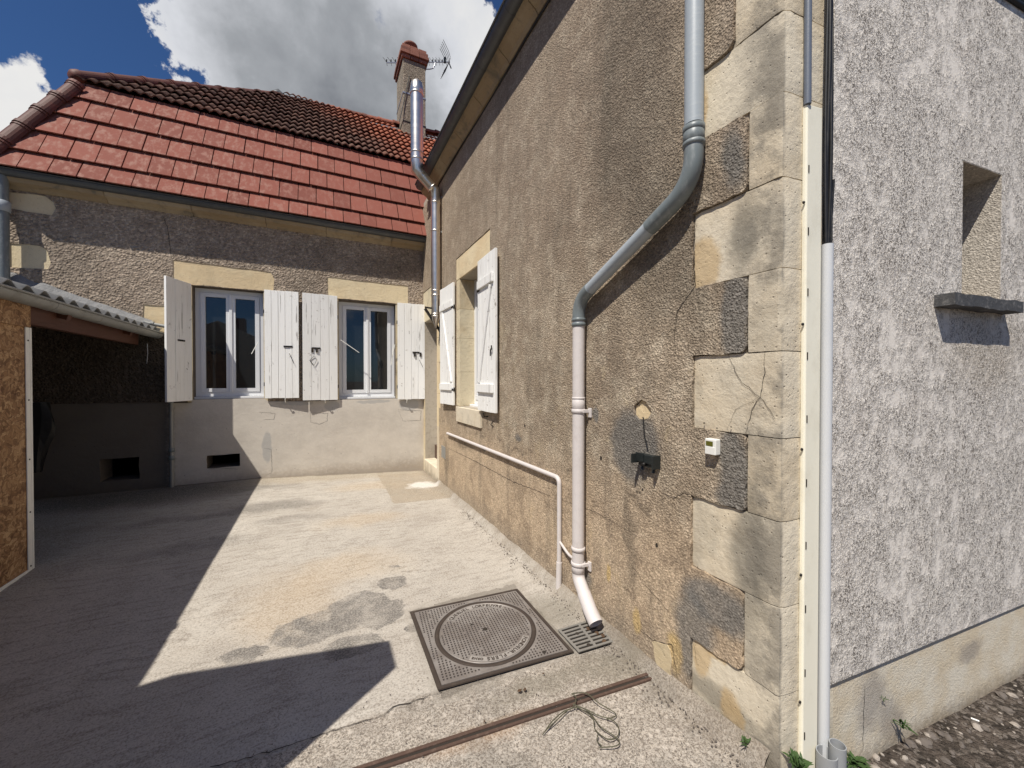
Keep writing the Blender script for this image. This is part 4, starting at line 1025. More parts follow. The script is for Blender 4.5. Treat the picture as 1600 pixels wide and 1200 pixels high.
# chimney on this roof
cx0, cx1, cy0, cy1 = 1.60, 2.08, 8.40, 9.15
ch = obj('chimney', MB().box((cx0, cy0, 6.3), (cx1, cy1, 8.36)), mat_chim, HB, at=(1.84, 8.8, 6.3), bev=.012)
obj('mortar_flaunch', MB().box((cx0 - .03, cy0 - .05, 6.55), (cx1 + .03, cy0 - .002, 6.72)), mat_foil, ch, at=(1.8, 8.4, 6.6), bev=.02)
for lv, (z0, ov) in enumerate(((8.365, .035), (8.44, .065), (8.515, .05), (8.59, .02))):
    for sx in range(3):
        for side in (0, 1):
            w_ = (cx1 - cx0 + 2 * ov) / 3; x0 = cx0 - ov + w_ * sx
            ya = cy0 - ov if side == 0 else cy1 + ov - .12
            obj('brick', MB().box((x0 + .004, ya, z0), (x0 + w_ - .004, ya + .12, z0 + .068)), mat_brick, ch, at=(x0, ya, z0), bev=.006)
    for sy in range(2):
        for side in (0, 1):
            l_ = (cy1 - cy0 + 2 * ov - .25) / 2; ya = cy0 - ov + .124 + l_ * sy
            xa = cx0 - ov if side == 0 else cx1 + ov - .11
            obj('brick', MB().box((xa, ya + .003, z0), (xa + .11, ya + l_ - .003, z0 + .068)), mat_brick, ch, at=(xa, ya, z0), bev=.006)
obj('mortar_cap', MB().box((cx0 + .02, cy0 + .02, 8.36), (cx1 - .02, cy1 - .02, 8.655)), mat_chim, ch, at=(1.84, 8.8, 8.36))
obj('chimney_pot', MB().lathe([(.13, 0), (.13, .14), (.155, .15), (.155, .19), (.12, .2), (.11, .1)], (1.80, 8.62, 8.65), (0, 0, 1), 18), mat_brick, ch, at=(1.8, 8.62, 8.65))
obj('chimney_strap', MB().box((cx0 - .008, cy0 - .008, 7.62), (cx1 + .008, cy1 + .008, 7.645)), mat_ant, ch, at=(1.84, 8.8, 7.62))
obj('chimney_strap', MB().box((cx0 - .008, cy0 - .008, 7.02), (cx1 + .008, cy1 + .008, 7.04)), mat_iron, ch, at=(1.84, 8.8, 7.02))
# ================================================================== gutters and pipes
gutter('roof_gutter', (-3.35, 6.255, 3.80), (1.55, 6.255, 3.80), (0, -1, 0), .062, mat_zinc_dark, 'dark zinc gutter under the new red tiles of the courtyard house', [.07, .16, .27, .36, .46, .56, .65, .74, .84, .93])
gutter('roof_gutter', (1.375, .84, 4.475), (1.375, 5.92, 4.475), (-1, 0, 0), .068, mat_zinc_dark, 'dark zinc gutter along the top of the long roughcast wall', [.1, .24, .38, .5, .6, .70, .80, .90, .97])
gutter('shed_gutter', (-2.035, 1.5, 2.155), (-1.85, 6.36, 2.09), (1, -.038, 0), .065, mat_zinc_lt, 'pale weathered gutter along the corrugated roof edge of the lean-to', [.2, .35, .47, .59, .72, .86])
def pth(pts, bends, r=.16, n=6):
    out = [Vector(pts[0])]
    for i in range(1, len(pts) - 1): out += [Vector(p) for p in arc(pts[i - 1], pts[i], pts[i + 1], bends, n)]
    return out + [Vector(pts[-1])]
# big downpipe with dog-leg
XP = 1.475
DP = thing('drainpipe', (XP, 2.0, .1), 'large grey and cream drainpipe with a diagonal dog-leg across the roughcast wall', 'drainpipe')
p0 = onX(1084, 205, XP); pk = onX(1084, 285, XP); pl_ = onX(904, 470, XP); pm = onX(904, 560, XP)
YD = pm.y; pl_ = Vector((XP, YD, pl_.z)); YU = p0.y; pk = Vector((XP, YU, pk.z))
top = Vector((XP, YU, 4.40))
obj('upper_pipe', MB().tube([top, (XP, YU, onX(1084, 196, XP).z)], .0395, 24), mat_pvc_grey, DP)
def lerp(a, b, t): return a + (b - a) * t
el = pth([(XP, YU, onX(1084, 214, XP).z), pk, lerp(pk, pl_, .30)], .13, n=9)
obj('elbow', MB().tube(el, .0405, 24), mat_pvc_dark, DP, at=pk)
obj('diagonal_pipe', MB().tube([lerp(pk, pl_, .26), lerp(pk, pl_, .93)], .0375, 24), mat_pvc_grey, DP, at=pk)
obj('elbow', MB().tube(pth([lerp(pk, pl_, .86), pl_, (XP, YD, onX(904, 500, XP).z)], .10, n=9), .0405, 24), mat_pvc_dark, DP, at=pl_)
zt = onX(904, 500, XP).z
obj('lower_pipe', MB().tube([(XP, YD, zt - .01), (XP, YD, .30)], .0385, 24), mat_pvc_cream, DP, at=(XP, YD, .25))
for (c, z, r_, h, mt_) in ((YU, onX(1084, 203, XP).z, .046, .012, mat_pvc_dark), (YU, onX(1084, 214, XP).z, .0445, .03, mat_pvc_dark), (YU, onX(1084, 226, XP).z, .046, .008, mat_pvc_dark), (YD, zt + .0, .0445, .008, mat_pvc_dark), (YD, zt - .03, .0445, .010, mat_pvc_dark),
                            (YD, onX(904, 622, XP).z, .0425, .005, mat_pvc_cream), (YD, onX(904, 632, XP).z, .0405, .04, mat_pvc_cream), (YD, onX(904, 642, XP).z, .0445, .011, mat_pvc_cream),
                            (YD, onX(904, 857, XP).z, .0445, .010, mat_pvc_cream), (YD, onX(904, 880, XP).z, .0465, .010, mat_pvc_cream), (YD, .30, .0415, .03, mat_pvc_cream)):
    obj('collar', MB().lathe([(r_ - .006, -h - .003), (r_, -h), (r_, h), (r_ - .006, h + .003)], (XP, c, z), (0, 0, 1), 24), mt_, DP, at=(XP, c, z))
for y_ in (642, 880):
    z = onX(904, y_, XP).z
    obj('wall_bracket', MB().bar((XP, YD - .043, z), (XW + .01, YD - .046, z), .012, .022).obox((XW - .014, YD - .052, z - .01), ((1, 0, 0), (0, 1, 0), (0, 0, 1)), (.006, .014, .03)), mat_pvc_cream, DP, at=(XP, YD, z), bev=.003)
e0, e1, e2, e3 = Vector((XP, YD, .29)), Vector((XP, YD, .235)), Vector((1.44, 1.84, .12)), Vector((1.435, 1.79, .088))
obj('outlet_elbow', MB().tube(pth([e0, e1, e2], .035), .0395, 24, caps=False), mat_pvc_cream, DP, at=e1)
dd = (e2 - e1).normalized()
obj('outlet_spout', MB().tube([e2 - dd * .10, e2 - dd * .03, e2 + dd * .0, e3 + Vector((0, -.012, -.012))], .0425, 24, caps=False).tube([e2 - dd * .08, e3 + Vector((0, -.012, -.012))], .0385, 24, caps=False), mat_pvc_cream, DP, at=e2)
obj('spout_inside', MB().tube([e2 - dd * .03, e2 - dd * .02], .038, 20), mat_crack, DP, at=e2)
# thin pipe: sloping run then down
XT = 1.512
a = onX(699, 677, XT); b = onX(874, 747, XT); c = Vector((XT, b.y, onX(868, 880, XT).z)); 
TP = thing('thin_pipe', (XT, b.y, .0), 'thin cream waste pipe sloping under the window then dropping beside the drainpipe', 'pipe')
obj('pipe_run', MB().tube(pth([a, b, c], .05, n=7), .0165, 16), mat_pvc_cream, TP, at=b)
obj('pipe_sleeve', MB().tube([c + Vector((0, 0, .03)), (XT - .005, b.y, .02)], .021, 16), mat_pvc_cream, TP, at=(XT, b.y, 0))
z = onX(876, 850, XT).z
obj('pipe_link', MB().tube(pth([(XT, b.y - .0, z + .015), (XT - .015, (b.y + YD) / 2, z - .025), (XP, YD + .04, z - .01)], .04), .009, 10), mat_pvc_cream, TP, at=(XT, b.y, z))
# flue
FY_ = 5.3
def fl(x, y): return onY(x, y, FY_)
FL = thing('stove_flue', fl(681, 510), 'shiny stainless steel stove flue dog-legging round the gutter', 'flue')
lo0, lo1 = fl(681, 497), fl(683, 318); u0, u1 = fl(651.5, 250), fl(653, 148); lo1.x = lo0.x; u1.x = u0.x; 
k0 = Vector((lo0.x, FY_, fl(683, 300).z)); k1 = Vector((u0.x, FY_, fl(650, 266).z))
obj('lower_tube', MB().tube([lo0, lo1], .064, 32), mat_steel, FL, at=lo0)
obj('elbow', MB().tube([lo1 - Vector((0, 0, .03)), k0 + Vector((0, 0, .02)), lerp(k0, k1, .22)], [.066, .068, .069], 32), mat_steel, FL, at=k0)
obj('offset_tube', MB().tube([lerp(k0, k1, .18), lerp(k0, k1, .80)], .068, 32), mat_steel, FL, at=k0)
obj('elbow', MB().tube([lerp(k0, k1, .75), k1 - Vector((0, 0, .0)), u0], [.072, .080, .083], 32), mat_steel, FL, at=k1)
obj('upper_tube', MB().tube([u0, u1], .083, 40), mat_steel, FL, at=u0)
obj('flue_cap', MB().lathe([(.083, 0), (.088, .01), (.088, .06), (.075, .15), (.02, .20), (.001, .21)], u1, (0, 0, 1), 32), mat_steel, FL, at=u1)
for p, r_ in ((u0, .088), (u0 + Vector((0, 0, .09)), .088), (u1, .09), (lerp(k0, k1, .8), .074), (lerp(k0, k1, .2), .074), (lo1, .070), (fl(682, 362), .069), (fl(682, 455), .070), (fl(681, 462), .069), (lo0 + Vector((0, 0, .02)), .069), (lo0 + Vector((0, 0, .05)), .069)):
    p = Vector((p.x if abs(p.x - lo0.x) > .05 else lo0.x, FY_, p.z)); ax_ = (k1 - k0) if (p - k0).length < .27 and p.z > k0.z + .02 and p.z < k1.z else Vector((0, 0, 1))
    obj('clamp_band', MB().lathe([(r_ - .006, -.012), (r_, -.010), (r_, .010), (r_ - .006, .012)], p, ax_, 32), mat_steel, FL, at=p)
for y_ in (308, 362, 462):
    p = Vector((lo0.x, FY_, fl(682, y_).z)); obj('wall_bracket', MB().bar(p + Vector((.055, 0, 0)), (XW, FY_ - .02, p.z), .03, .02), mat_zinc_lt, FL, at=p)
p = u0 + Vector((0, 0, .07)); obj('wall_bracket', MB().bar(p + Vector((.085, 0, 0)), (1.42, FY_ + .05, p.z + .02), .012, .02), mat_zinc_dark, FL, at=p)
bk = MB().bar(fl(664, 482), (XW - .005, FY_ + .02, fl(689, 520).z), .02, .035).bar((XW - .02, FY_ + .02, fl(689, 480).z), (XW - .02, FY_ + .02, fl(689, 525).z), .03, .03).bar(fl(664, 480), (XW, FY_, fl(664, 482).z), .025, .02)
obj('support_strut', bk, mat_iron, FL)
obj('cleaning_cone', MB().lathe([(.064, 0), (.055, -.03), (.02, -.10), (.012, -.14)], lo0, (0, 0, 1), 20), mat_steel, FL, at=lo0)
# left corner downpipe and the small one beside the vent
p = onY(3, 330, 6.28)
t = thing('corner_downpipe', (p.x, 6.28, 2.5), 'grey downpipe at the left end of the courtyard house above the lean-to', 'drainpipe')
obj('pipe', MB().tube([(p.x, 6.28, 3.74), (p.x, 6.28, 2.55)], .052, 20), mat_pvc_dark, t); 
z = onY(5, 322, 6.28).z
obj('collar', MB().lathe([(.05, -.06), (.064, -.055), (.064, .05), (.05, .06)], (p.x, 6.28, z), (0, 0, 1), 20), mat_pvc_grey, t, at=(p.x, 6.28, z))
p = onY(268, 700, 6.35)
t = thing('shed_downpipe', (p.x, 6.35, .1), 'narrow grey downpipe against the far wall where the lean-to ends', 'drainpipe')
obj('pipe', MB().tube([(p.x, 6.35, 2.05), (p.x, 6.35, .1)], .024, 14), mat_zinc_lt, t)
for y_ in (703, 715):
    z = onY(268, y_, 6.35).z; obj('collar', MB().lathe([(.022, -.03), (.032, -.025), (.032, .02), (.022, .03)], (p.x, 6.35, z), (0, 0, 1), 14), mat_pvc_dark, t, at=(p.x, 6.35, z))
# antenna
AY = 9.3
a, b = onY(604, 98, AY), onY(703, 97, AY)
AN = thing('tv_antenna', (a + b) / 2, 'aluminium television antenna mounted behind the chimney', 'antenna')
obj('boom', MB().bar(a, b, .018), mat_ant, AN)
for x in (604, 611, 618, 626, 670, 676, 681, 686, 691):
    c = onY(x, 97, AY); obj('director', MB().tube([c + Vector((-.07, .06, .13)), c, c + Vector((.01, -.03, -.10))], .005, 5).obox(c + Vector((0, 0, .03)), ((1, 0, 0), (0, 1, 0), (0, 0, 1)), (.012, .012, .025)), mat_iron, AN, at=c)
obj('feed_box', MB().bar(onY(695, 90, AY), onY(695, 98, AY), .05), mat_blackpl, AN, at=onY(695, 95, AY))
for q in range(5):
    o = Vector((0, (q - 2) * .07, 0))
    obj('reflector_rod', MB().tube([onY(690, 69, AY) + o, onY(698, 86, AY) + o, onY(701, 96, AY) + o], .006, 5), mat_iron, AN, at=onY(700, 96, AY))
    obj('reflector_rod', MB().tube([onY(701, 97, AY) + o, onY(699, 104, AY) + o, onY(691, 117, AY) + o], .006, 5), mat_iron, AN, at=onY(700, 97, AY))
obj('reflector_blade', MB().bar(onY(701, 97, AY), onY(705, 107, AY), .02), mat_iron, AN, at=onY(701, 97, AY))
obj('mast', MB().tube(pth([onY(680, 98, AY), onY(679, 104, AY), onY(675, 108, AY), onY(650, 108, AY), onY(650, 160, AY)], .08), .014, 8), mat_ant, AN)
tag(obj('antenna_cable', MB().tube([onY(640, 118, 8.38), onY(633, 150, 8.38), onY(624, 190, 8.36)], .008, 6), mat_black), 'thin black cable hanging down the chimney face', 'cable')

# ================================================================== lean-to shed (left)
SH = thing('lean_to_shed', (-2.0, 4.2, 0), 'open lean-to shed with corrugated roof and chipboard panel at the left', 'shed')
n = 14 * 27; per = .177; sl = .30
m = MB(); ys = [1.55 + (6.385 - 1.55) * i / n for i in range(n + 1)]
for y in ys:
    h = .024 * math.cos(2 * math.pi * y / per)
    for x in (-1.80, -3.0, -4.3):
        for dz_ in (0, -.007): m.v.append(Vector((x - (6.36 - y) * .038 - .01, y, 2.135 + (6.36 - y) * .0134 + h + (-1.80 - x) * sl + dz_)))
for i in range(n):
    for k in range(2):
        for l in range(2):
            q = i * 6 + k * 2 + l; m.sm.add(len(m.f)); m.f.append([q, q + 2, q + 8, q + 6])
    q = i * 6; m.f.append([q, q + 1, q + 7, q + 6])
obj('corrugated_sheet', m, mat_fibro, SH)
obj('fascia_beam', MB().box((-2.03, 1.6, 1.925), (-1.97, 6.18, 2.085)), mat_beam, SH, at=(-2, 4, 1.93), bev=.004)
for y in (2.2, 3.4, 4.6, 5.8):
    obj('rafter', MB().bar((-1.9, y, 2.05), (-4.2, y, 2.05 + 2.3 * sl), .06, .09), mat_beam, SH, at=(-2, y, 2.05))
pa = onX(47, 890, -1.99); yE = pa.y
obj('chipboard_panel', MB().box((-2.0, 1.6, .02), (-1.985, yE, 1.92)), mat_osb, SH, at=(-2, 3, .02))
obj('chipboard_panel', MB().box((-1.992, 1.6, 1.90), (-1.968, yE - .005, 2.07)), mat_osb, SH, at=(-2, 3, 1.9))
obj('edge_trim', MB().box((-2.02, yE, .03), (-1.975, yE + .022, 1.90)).box((-1.984, yE - .045, .03), (-1.976, yE, 1.90)), mat_whitepl, SH, at=(-2, yE, .03), bev=.003)
obj('bottom_trim', MB().box((-1.984, 1.6, .012), (-1.974, yE - .046, .07)), mat_whitepl, SH, at=(-2, 3, .01), bev=.003)
for z in (.09, .5, .9, 1.35, 1.8):
    obj('screw', MB().lathe([(.001, .004), (.006, .003), (.006, 0)], (-1.976, yE - .022, z), (1, 0, 0), 8), mat_iron, SH, at=(-1.976, yE - .02, z))
obj('side_wall', MB().box((-4.35, 1.4, -.1), (-4.2, 6.38, 3.1)), mat_dark, SH)
obj('end_wall', MB().add([(x, y, z) for y in (1.175, 1.405) for x, z in ((-4.35, -.1), (-.90, -.1), (-.90, 2.35), (-2.25, 2.96), (-4.35, 2.05))], [(0, 1, 2, 3, 4), (9, 8, 7, 6, 5)] + [(k, 5 + k, 5 + (k + 1) % 5, (k + 1) % 5) for k in range(5)]), mat_offwall, SH)
fm = MB(); r = random.Random(4); pts = []
for i in range(22):
    t = i / 21; x = -1.9 - 1.25 * t; z = 2.17 + (-1.80 - x) * sl
    h = (.05 + .10 * t) * (1 + .5 * mnoise.noise(Vector((x * 8, 0, 1))))
    fm.v += [Vector((x, 6.385, z + h)), Vector((x, 6.33, z - .01 + h * .3)), Vector((x, 6.22, z - .03))]
for i in range(21):
    for k in range(2): q = i * 3 + k; fm.f.append([q, q + 1, q + 4, q + 3])
obj('mortar_flashing', fm, mat_foil, SH)
p = onY(231, 505, 6.30); q = onY(264, 511, 6.30)
tag(obj('steel_conduit', MB().tube([onY(225, 503, 6.3), p, q], .022, 12).tube([onY(236, 505, 6.3), onY(240, 506, 6.3)], .028, 12), mat_zinc_lt), 'short pale conduit against the far wall above the end of the lean-to gutter', 'pipe')
p = onY(230, 537, 6.1); tag(obj('pull_cord', MB().tube([p, p + Vector((.004, 0, -.12)), p + Vector((-.006, 0, -.24))], .004, 6), mat_ant), 'short pale cord dangling from the end of the shed beam', 'cord')
# coat hanging in the dark
cc = onY(53, 640, 6.22); m = MB(); n = 12; prof = []
for i in range(9):
    t = i / 8; z = cc.z + .08 - t * .78; w_ = (.13 + .03 * math.sin(t * 5)) * (1 - .75 * max(0, t - .45)); 
    prof.append((z, w_))
for z, w_ in prof:
    for k in range(n):
        a_ = 2 * math.pi * k / n; m.v.append(Vector((cc.x + w_ * math.cos(a_) * (1 + .12 * math.sin(3 * a_ + z * 9)), cc.y + .06 * math.sin(a_), z)))
for i in range(8):
    for k in range(n): m.f.append([i * n + k, i * n + (k + 1) % n, (i + 1) * n + (k + 1) % n, (i + 1) * n + k])
m.f.append(list(range(n))); m.f.append(list(range(8 * n, 9 * n))[::-1])
tag(obj('hanging_coat', m, mat_black), 'dark garment hanging in the shade at the back of the lean-to', 'coat')
c = onY(187, 752, 6.1)
# neighbour house behind the viewer (seen mirrored in the window panes)
NB = thing('neighbour_house', (-4.5, -9, 0), 'house across the street mirrored in the panes of the left window', 'house')
obj('wall', MB().add([(x, y, z) for y in (-9, -15) for x, z in ((-9, -.2), (0, -.2), (0, 2.3), (-4.5, 3.9), (-9, 2.3))], [(0, 1, 2, 3, 4), (9, 8, 7, 6, 5), (1, 6, 7, 2), (0, 4, 9, 5)]), mat_offwall, NB)
obj('roof', MB().add([(-9.4, -8.7, 2.2), (-4.5, -8.7, 3.98), (.4, -8.7, 2.2), (-9.4, -15.3, 2.2), (-4.5, -15.3, 3.98), (.4, -15.3, 2.2)], [(0, 1, 4, 3), (1, 2, 5, 4)]), mat_otile, NB)
obj('chimney', MB().box((-3.95, -11, 3.0), (-3.4, -10.4, 4.6)), mat_brick, NB, at=(-3.7, -11, 3.0))

SN = thing('unseen_sky_blocker', (-10, 0, 0), 'plain unseen house added beyond the lean-to to cut the low sky light', 'house')  # out of view, added to block low sky light and deepen shadows
obj('wall', MB().box((-15, -5, -.2), (-8.5, 8, 5.2)), mat_offwall, SN)
obj('roof', MB().add([(-15.3, -5.3, 5.1), (-11.75, -5.3, 7.6), (-8.2, -5.3, 5.1), (-15.3, 8.3, 5.1), (-11.75, 8.3, 7.6), (-8.2, 8.3, 5.1)], [(0, 1, 4, 3), (1, 2, 5, 4), (0, 2, 1), (3, 4, 5)]), mat_otile, SN)
# ================================================================== fixtures on the long wall
X0 = XW - .008
LA = thing('wall_lamp', onX(1017, 720, X0), 'broken black flood lamp bracket on a grey mortar patch of the roughcast wall', 'lamp')
c = W[LA.name]; EY, EZ = Vector((0, 1, 0)), Vector((0, 0, 1)); EX = Vector((-1, 0, 0))
obj('lamp_housing', MB().obox(c + EX * .022 + EZ * .012 + EY * -.0, (EX, EY, EZ), (.018, .058, .022)), mat_blackpl, LA, at=c, bev=.003)
obj('side_plate', MB().obox(c + EX * .05 + EZ * .01 + EY * .055, (EX, EY, EZ), (.032, .004, .024)), mat_blackpl, LA, at=c, bev=.002)
obj('side_plate', MB().obox(c + EX * .03 + EZ * .005 + EY * -.062, (EX, EY, EZ), (.028, .004, .034)), mat_blackpl, LA, at=c, bev=.002)
obj('front_plate', MB().obox(c + EX * .044 + EZ * .018 + EY * .035, (EX, EY, EZ), (.004, .026, .022)), mat_blackpl, LA, at=c, bev=.002)
obj('mounting_arm', MB().bar(c + EX * .02 + EY * .04 - EZ * .012, c + EX * .03 + EY * .03 - EZ * .05, .014, .01).bar(c + EX * .02 - EY * .04 - EZ * .012, c + EX * .03 - EY * .045 - EZ * .052, .014, .01).bar(c + EX * .025 + EY * .055 - EZ * .02, c + EX * .025 - EY * .05 - EZ * .02, .012, .016), mat_blackpl, LA, at=c)
obj('swivel_joint', MB().lathe([(.001, .012), (.010, .012), (.010, -.012), (.001, -.012)], c + EX * .04 + EY * .012 - EZ * .016, EY, 12), mat_iron, LA, at=c)
w0 = onX(1005, 652, X0 - .002); tag(obj('lamp_cable', MB().tube([w0, onX(1006, 668, X0 - .005), onX(1007, 682, X0 - .002), onX(1012, 700, X0 - .01)], .0035, 8), mat_black), 'stub of black cable coming out of the wall above the lamp bracket', 'cable')
TH_ = thing('sensor_box', onX(1115, 698, X0), 'small white sensor box with an olive display fixed below a corner stone', 'sensor')
c = W[TH_.name]; tilt = .05
ez = Vector((0, math.sin(tilt) * 0, 1)); 
p1, p2 = onX(1101, 700, X0 - .03), onX(1127, 700, X0 - .0); hw = .034
c = Vector((X0 - .017, (onX(1101, 700, X0 - .034).y + onX(1118, 700, X0 - .034).y) / 2, onX(1110, 698, X0 - .03).z)); hw = abs(onX(1101, 700, X0 - .034).y - onX(1118, 700, X0 - .034).y) / 2
obj('sensor_case', MB().obox(c, (EX, EY, EZ), (.017, hw, .034)), mat_whitepl, TH_, at=c, bev=.004)
obj('sensor_flap', MB().obox(c + EX * .018 - EZ * .016, (EX, EY, EZ), (.0015, hw * .88, .016)), mat_whitepl, TH_, at=c, bev=.001)
obj('sensor_display', MB().obox(c + EX * .0178 + EZ * .014 + EY * hw * .1, (EX, EY, EZ), (.0012, hw * .62, .010)), mat_lcd, TH_, at=c)
cb = [onX(1127, 690, X0 - .004), onX(1131, 682, X0 - .004), onX(1138, 681, X0 - .003)]
tag(obj('air_brick', MB().prism([rect(onX(691, 715, XW).y - .0, onX(697, 715, XW).y, onX(695, 716, XW).z, onX(694, 697, XW).z)], lambda u, v, w_=0: Vector((XW - w_, u, v)), -.01, .012), mat_zinc_lt), 'small slotted grey vent plate low on the wall beside the door', 'vent')
# wire under the right cornice
pts = [Vector((1.525 - .006 * math.sin(y * 3), y, 4.305 - .006 * abs(math.sin(y * 2.2)))) for y in [.6 + .2 * i for i in range(25)]]
pts += [Vector((1.52, 5.44, 4.25)), Vector((1.525, 5.45, 4.0)), Vector((1.525, 5.46, 3.4)), Vector((1.525, 5.45, 2.5))]
tag(obj('cornice_wire', MB().tube(pts, .009, 8), mat_black), 'black wire clipped under the stone cornice of the long wall', 'wire')

# ================================================================== street front cables and trunking
def uf(x, y, w_): return uF(onF(x, y, w_))
u0, u1 = uf(1256, 800, .016), uf(1281, 800, .02)
ztop = onF(1265, 163, .018).z
TR = thing('cable_trunking', fF(u0, -.12, .02), 'tall cream plastic cable trunking fixed at the corner of the house', 'trunking')
prf = [(0, 0), (0, .012), (.004, .017), (u1 - u0 - .006, .021), (u1 - u0, .016), (u1 - u0, 0)]
m = MB(); b0 = fF(u0, -.14, 0); b1 = fF(u0, ztop, 0)
m.sweep(prf, b0, b1, FD, FN, True, True)
obj('trunking_cover', m, mat_trunk, TR, bev=.003)
for y_ in (262, 360, 456, 556, 655, 755, 853, 952, 1052, 1150):
    z = onF(1257, y_, .018).z; obj('trunking_slot', MB().obox(fF(u0 + .010, z, .0176), (FD, FN, EZ), (.0018, .002, .014)), mat_crack, TR, at=fF(u0, z, .03))
for y_ in (311, 505, 704, 903, 1104):
    z = onF(1256, y_, .03).z; obj('screw', MB().lathe([(.001, .005), (.005, .004), (.006, 0)], fF(u0 - .007, z, .010), FN, 10), mat_iron, TR, at=fF(u0, z, .03))
uc = uf(1290, 700, .022); zt = onF(1290, 380, .03).z
CO = thing('pale_conduit', fF(uc, .05, .03), 'pale grey conduit tube standing beside the cream trunking', 'conduit')
obj('tube', MB().tube([fF(uc, .02, .022), fF(uc, zt, .022)], .0195, 24), mat_conduit, CO)
for k, (du, r_, wv) in enumerate(((-.010, .006, .3), (-.003, .007, 1.1), (.006, .006, 2.2), (.012, .005, 3.1), (.002, .006, 4.4), (.019, .0035, 5.3))):
    pts = [fF(uc + du + .0035 * math.sin(z * 5 + wv), z, .022 + .005 * math.sin(z * 4 + wv * 2)) for z in [zt - .03 + .06 * i for i in range(62)]]
    tag(obj('black_cable', MB().tube(pts, r_, 8), mat_black), ['leftmost black cable of the bundle rising from the pale conduit', 'second black cable from the left in the bundle above the pale conduit', 'fourth black cable from the left in the bundle above the pale conduit', 'black cable next to the rightmost in the bundle above the pale conduit', 'middle black cable of the bundle above the pale conduit', 'thinnest and rightmost black cable of the bundle above the pale conduit'][k], 'cable', 'black cables bundled beside the trunking')
pts = [fF(uf(1271, 80, .03) + .006 * math.sin(z * 1.6), z, .0135) for z in [ztop + .001 + .08 * i for i in range(32)]]
tag(obj('grey_cable', MB().tube(pts, .0125, 12), mat_greycable), 'thick grey cable rising out of the top of the cream trunking', 'cable')
pts = [fF(uc + .022, zt + .25, .03), fF(uc + .024, zt + .02, .018), fF(uc + .028, zt - .2, .017), fF(uc + .028, 1.2, .017), fF(uc + .027, .75, .017), fF(uc + .022, .5, .017), fF(uc + .014, .25, .016)]
tag(obj('thin_black_cable', MB().tube(pts, .004, 8), mat_black), 'thin black cable running down along the right edge of the pale conduit', 'cable')
for k, (x, y, w_, r_) in enumerate(((1292, 1176, .055, .033), (1309, 1163, .07, .026))):
    t_ = onF(x, y, w_); r__ = r_
    m = MB().tube([t_ + Vector((0, 0, 0)), t_ - Vector((0, 0, .35))], r_, 24, caps=False).tube([t_, t_ - Vector((0, 0, .3))], r_ - .003, 24, caps=False)
    m.lathe([(r_ - .003, 0), (r_, 0)], t_, (0, 0, 1), 24)
    s_ = tag(obj('conduit_stub', m, mat_stub, recalc=False), ['wider grey pipe stub from the ground under the pale conduit', 'narrower grey pipe stub rising from the ground right of the conduit'][k], 'pipe')
for dy in (0, .03):
    tag(obj('overhead_cable', MB().tube([onF(1520, -45 - dy * 300, .02), onF(1570, -8 - dy * 250, .02), onF(1640, 38 - dy * 250, .02)], .012 - dy * .1, 8), mat_black), 'thicker lower black cable crossing the top right corner of the grey wall' if not dy else 'thinner upper black cable crossing the top right corner of the grey wall', 'cable', 'cables at the top right of the grey wall')

# ================================================================== manhole, grate, rail, wires
def gp(x, y, Z=.01): p = onZ(x, y, Z); return Vector((p.x, p.y))
cs_ = [gp(641, 956), gp(808, 920), gp(896, 1018), gp(685, 1078)]
cen = sum(cs_, Vector((0, 0))) / 4
ex = ((cs_[1] - cs_[0]) + (cs_[2] - cs_[3])).normalized(); ey = ((cs_[0] - cs_[3]) + (cs_[1] - cs_[2])).normalized()
print('manhole', cs_, cen)
MH = thing('manhole_cover', (cen.x, cen.y, .006), 'square cast iron manhole frame with a round studded cover set in the concrete', 'manhole cover')
def fq(s, t): # bilinear in frame, s,t in 0..1 (t up)
    a = cs_[3].lerp(cs_[2], s); b = cs_[0].lerp(cs_[1], s); return a.lerp(b, t)
def q3(s, t, z): p = fq(s, t); return Vector((p.x, p.y, z))
def ringq(s0, s1, z0, z1):
    m = MB()
    o = [q3(s0, s0, z1), q3(1 - s0, s0, z1), q3(1 - s0, 1 - s0, z1), q3(s0, 1 - s0, z1)]; i_ = [q3(s1, s1, z1), q3(1 - s1, s1, z1), q3(1 - s1, 1 - s1, z1), q3(s1, 1 - s1, z1)]
    ob = [v - Vector((0, 0, z1 - z0)) for v in o]; ib = [v - Vector((0, 0, z1 - z0)) for v in i_]
    m.add(o + i_ + ob + ib, [(k, (k + 1) % 4, 4 + (k + 1) % 4, 4 + k) for k in range(4)] + [(k, 8 + k, 8 + (k + 1) % 4, (k + 1) % 4) for k in range(4)] + [(4 + k, 4 + (k + 1) % 4, 12 + (k + 1) % 4, 12 + k) for k in range(4)])
    return m
obj('frame_bed', MB().add([q3(-.004, -.004, .0085), q3(1.004, -.004, .0085), q3(1.004, 1.004, .0085), q3(-.004, 1.004, .0085)], [(0, 1, 2, 3)]), mat_castdark, MH)
obj('frame_rim', ringq(.0, .022, .004, .012), mat_castdark, MH)
RC = (cs_[1] - cs_[0]).length * .5 * .80
cc = gp(760, 985); cc = (cc + cen) / 2
xs_ = gp(676, 985); print('RC', RC, (xs_ - gp(845, 985)).length / 2)
RC = .30
nseg = 96
fp = MB(); inner = [(cc.x + RC * math.cos(2 * math.pi * k / nseg), cc.y + RC * math.sin(2 * math.pi * k / nseg)) for k in range(nseg)]
sq = [tuple(fq(*p)) for p in ((.03, .03), (.97, .03), (.97, .97), (.03, .97))]
obj('frame_plate', MB().prism([sq, inner[::-1]], lambda u, v, w_: Vector((u, v, w_)), .004, .0125), mat_cast, MH, bev=.001)
c3 = Vector((cc.x, cc.y, 0))
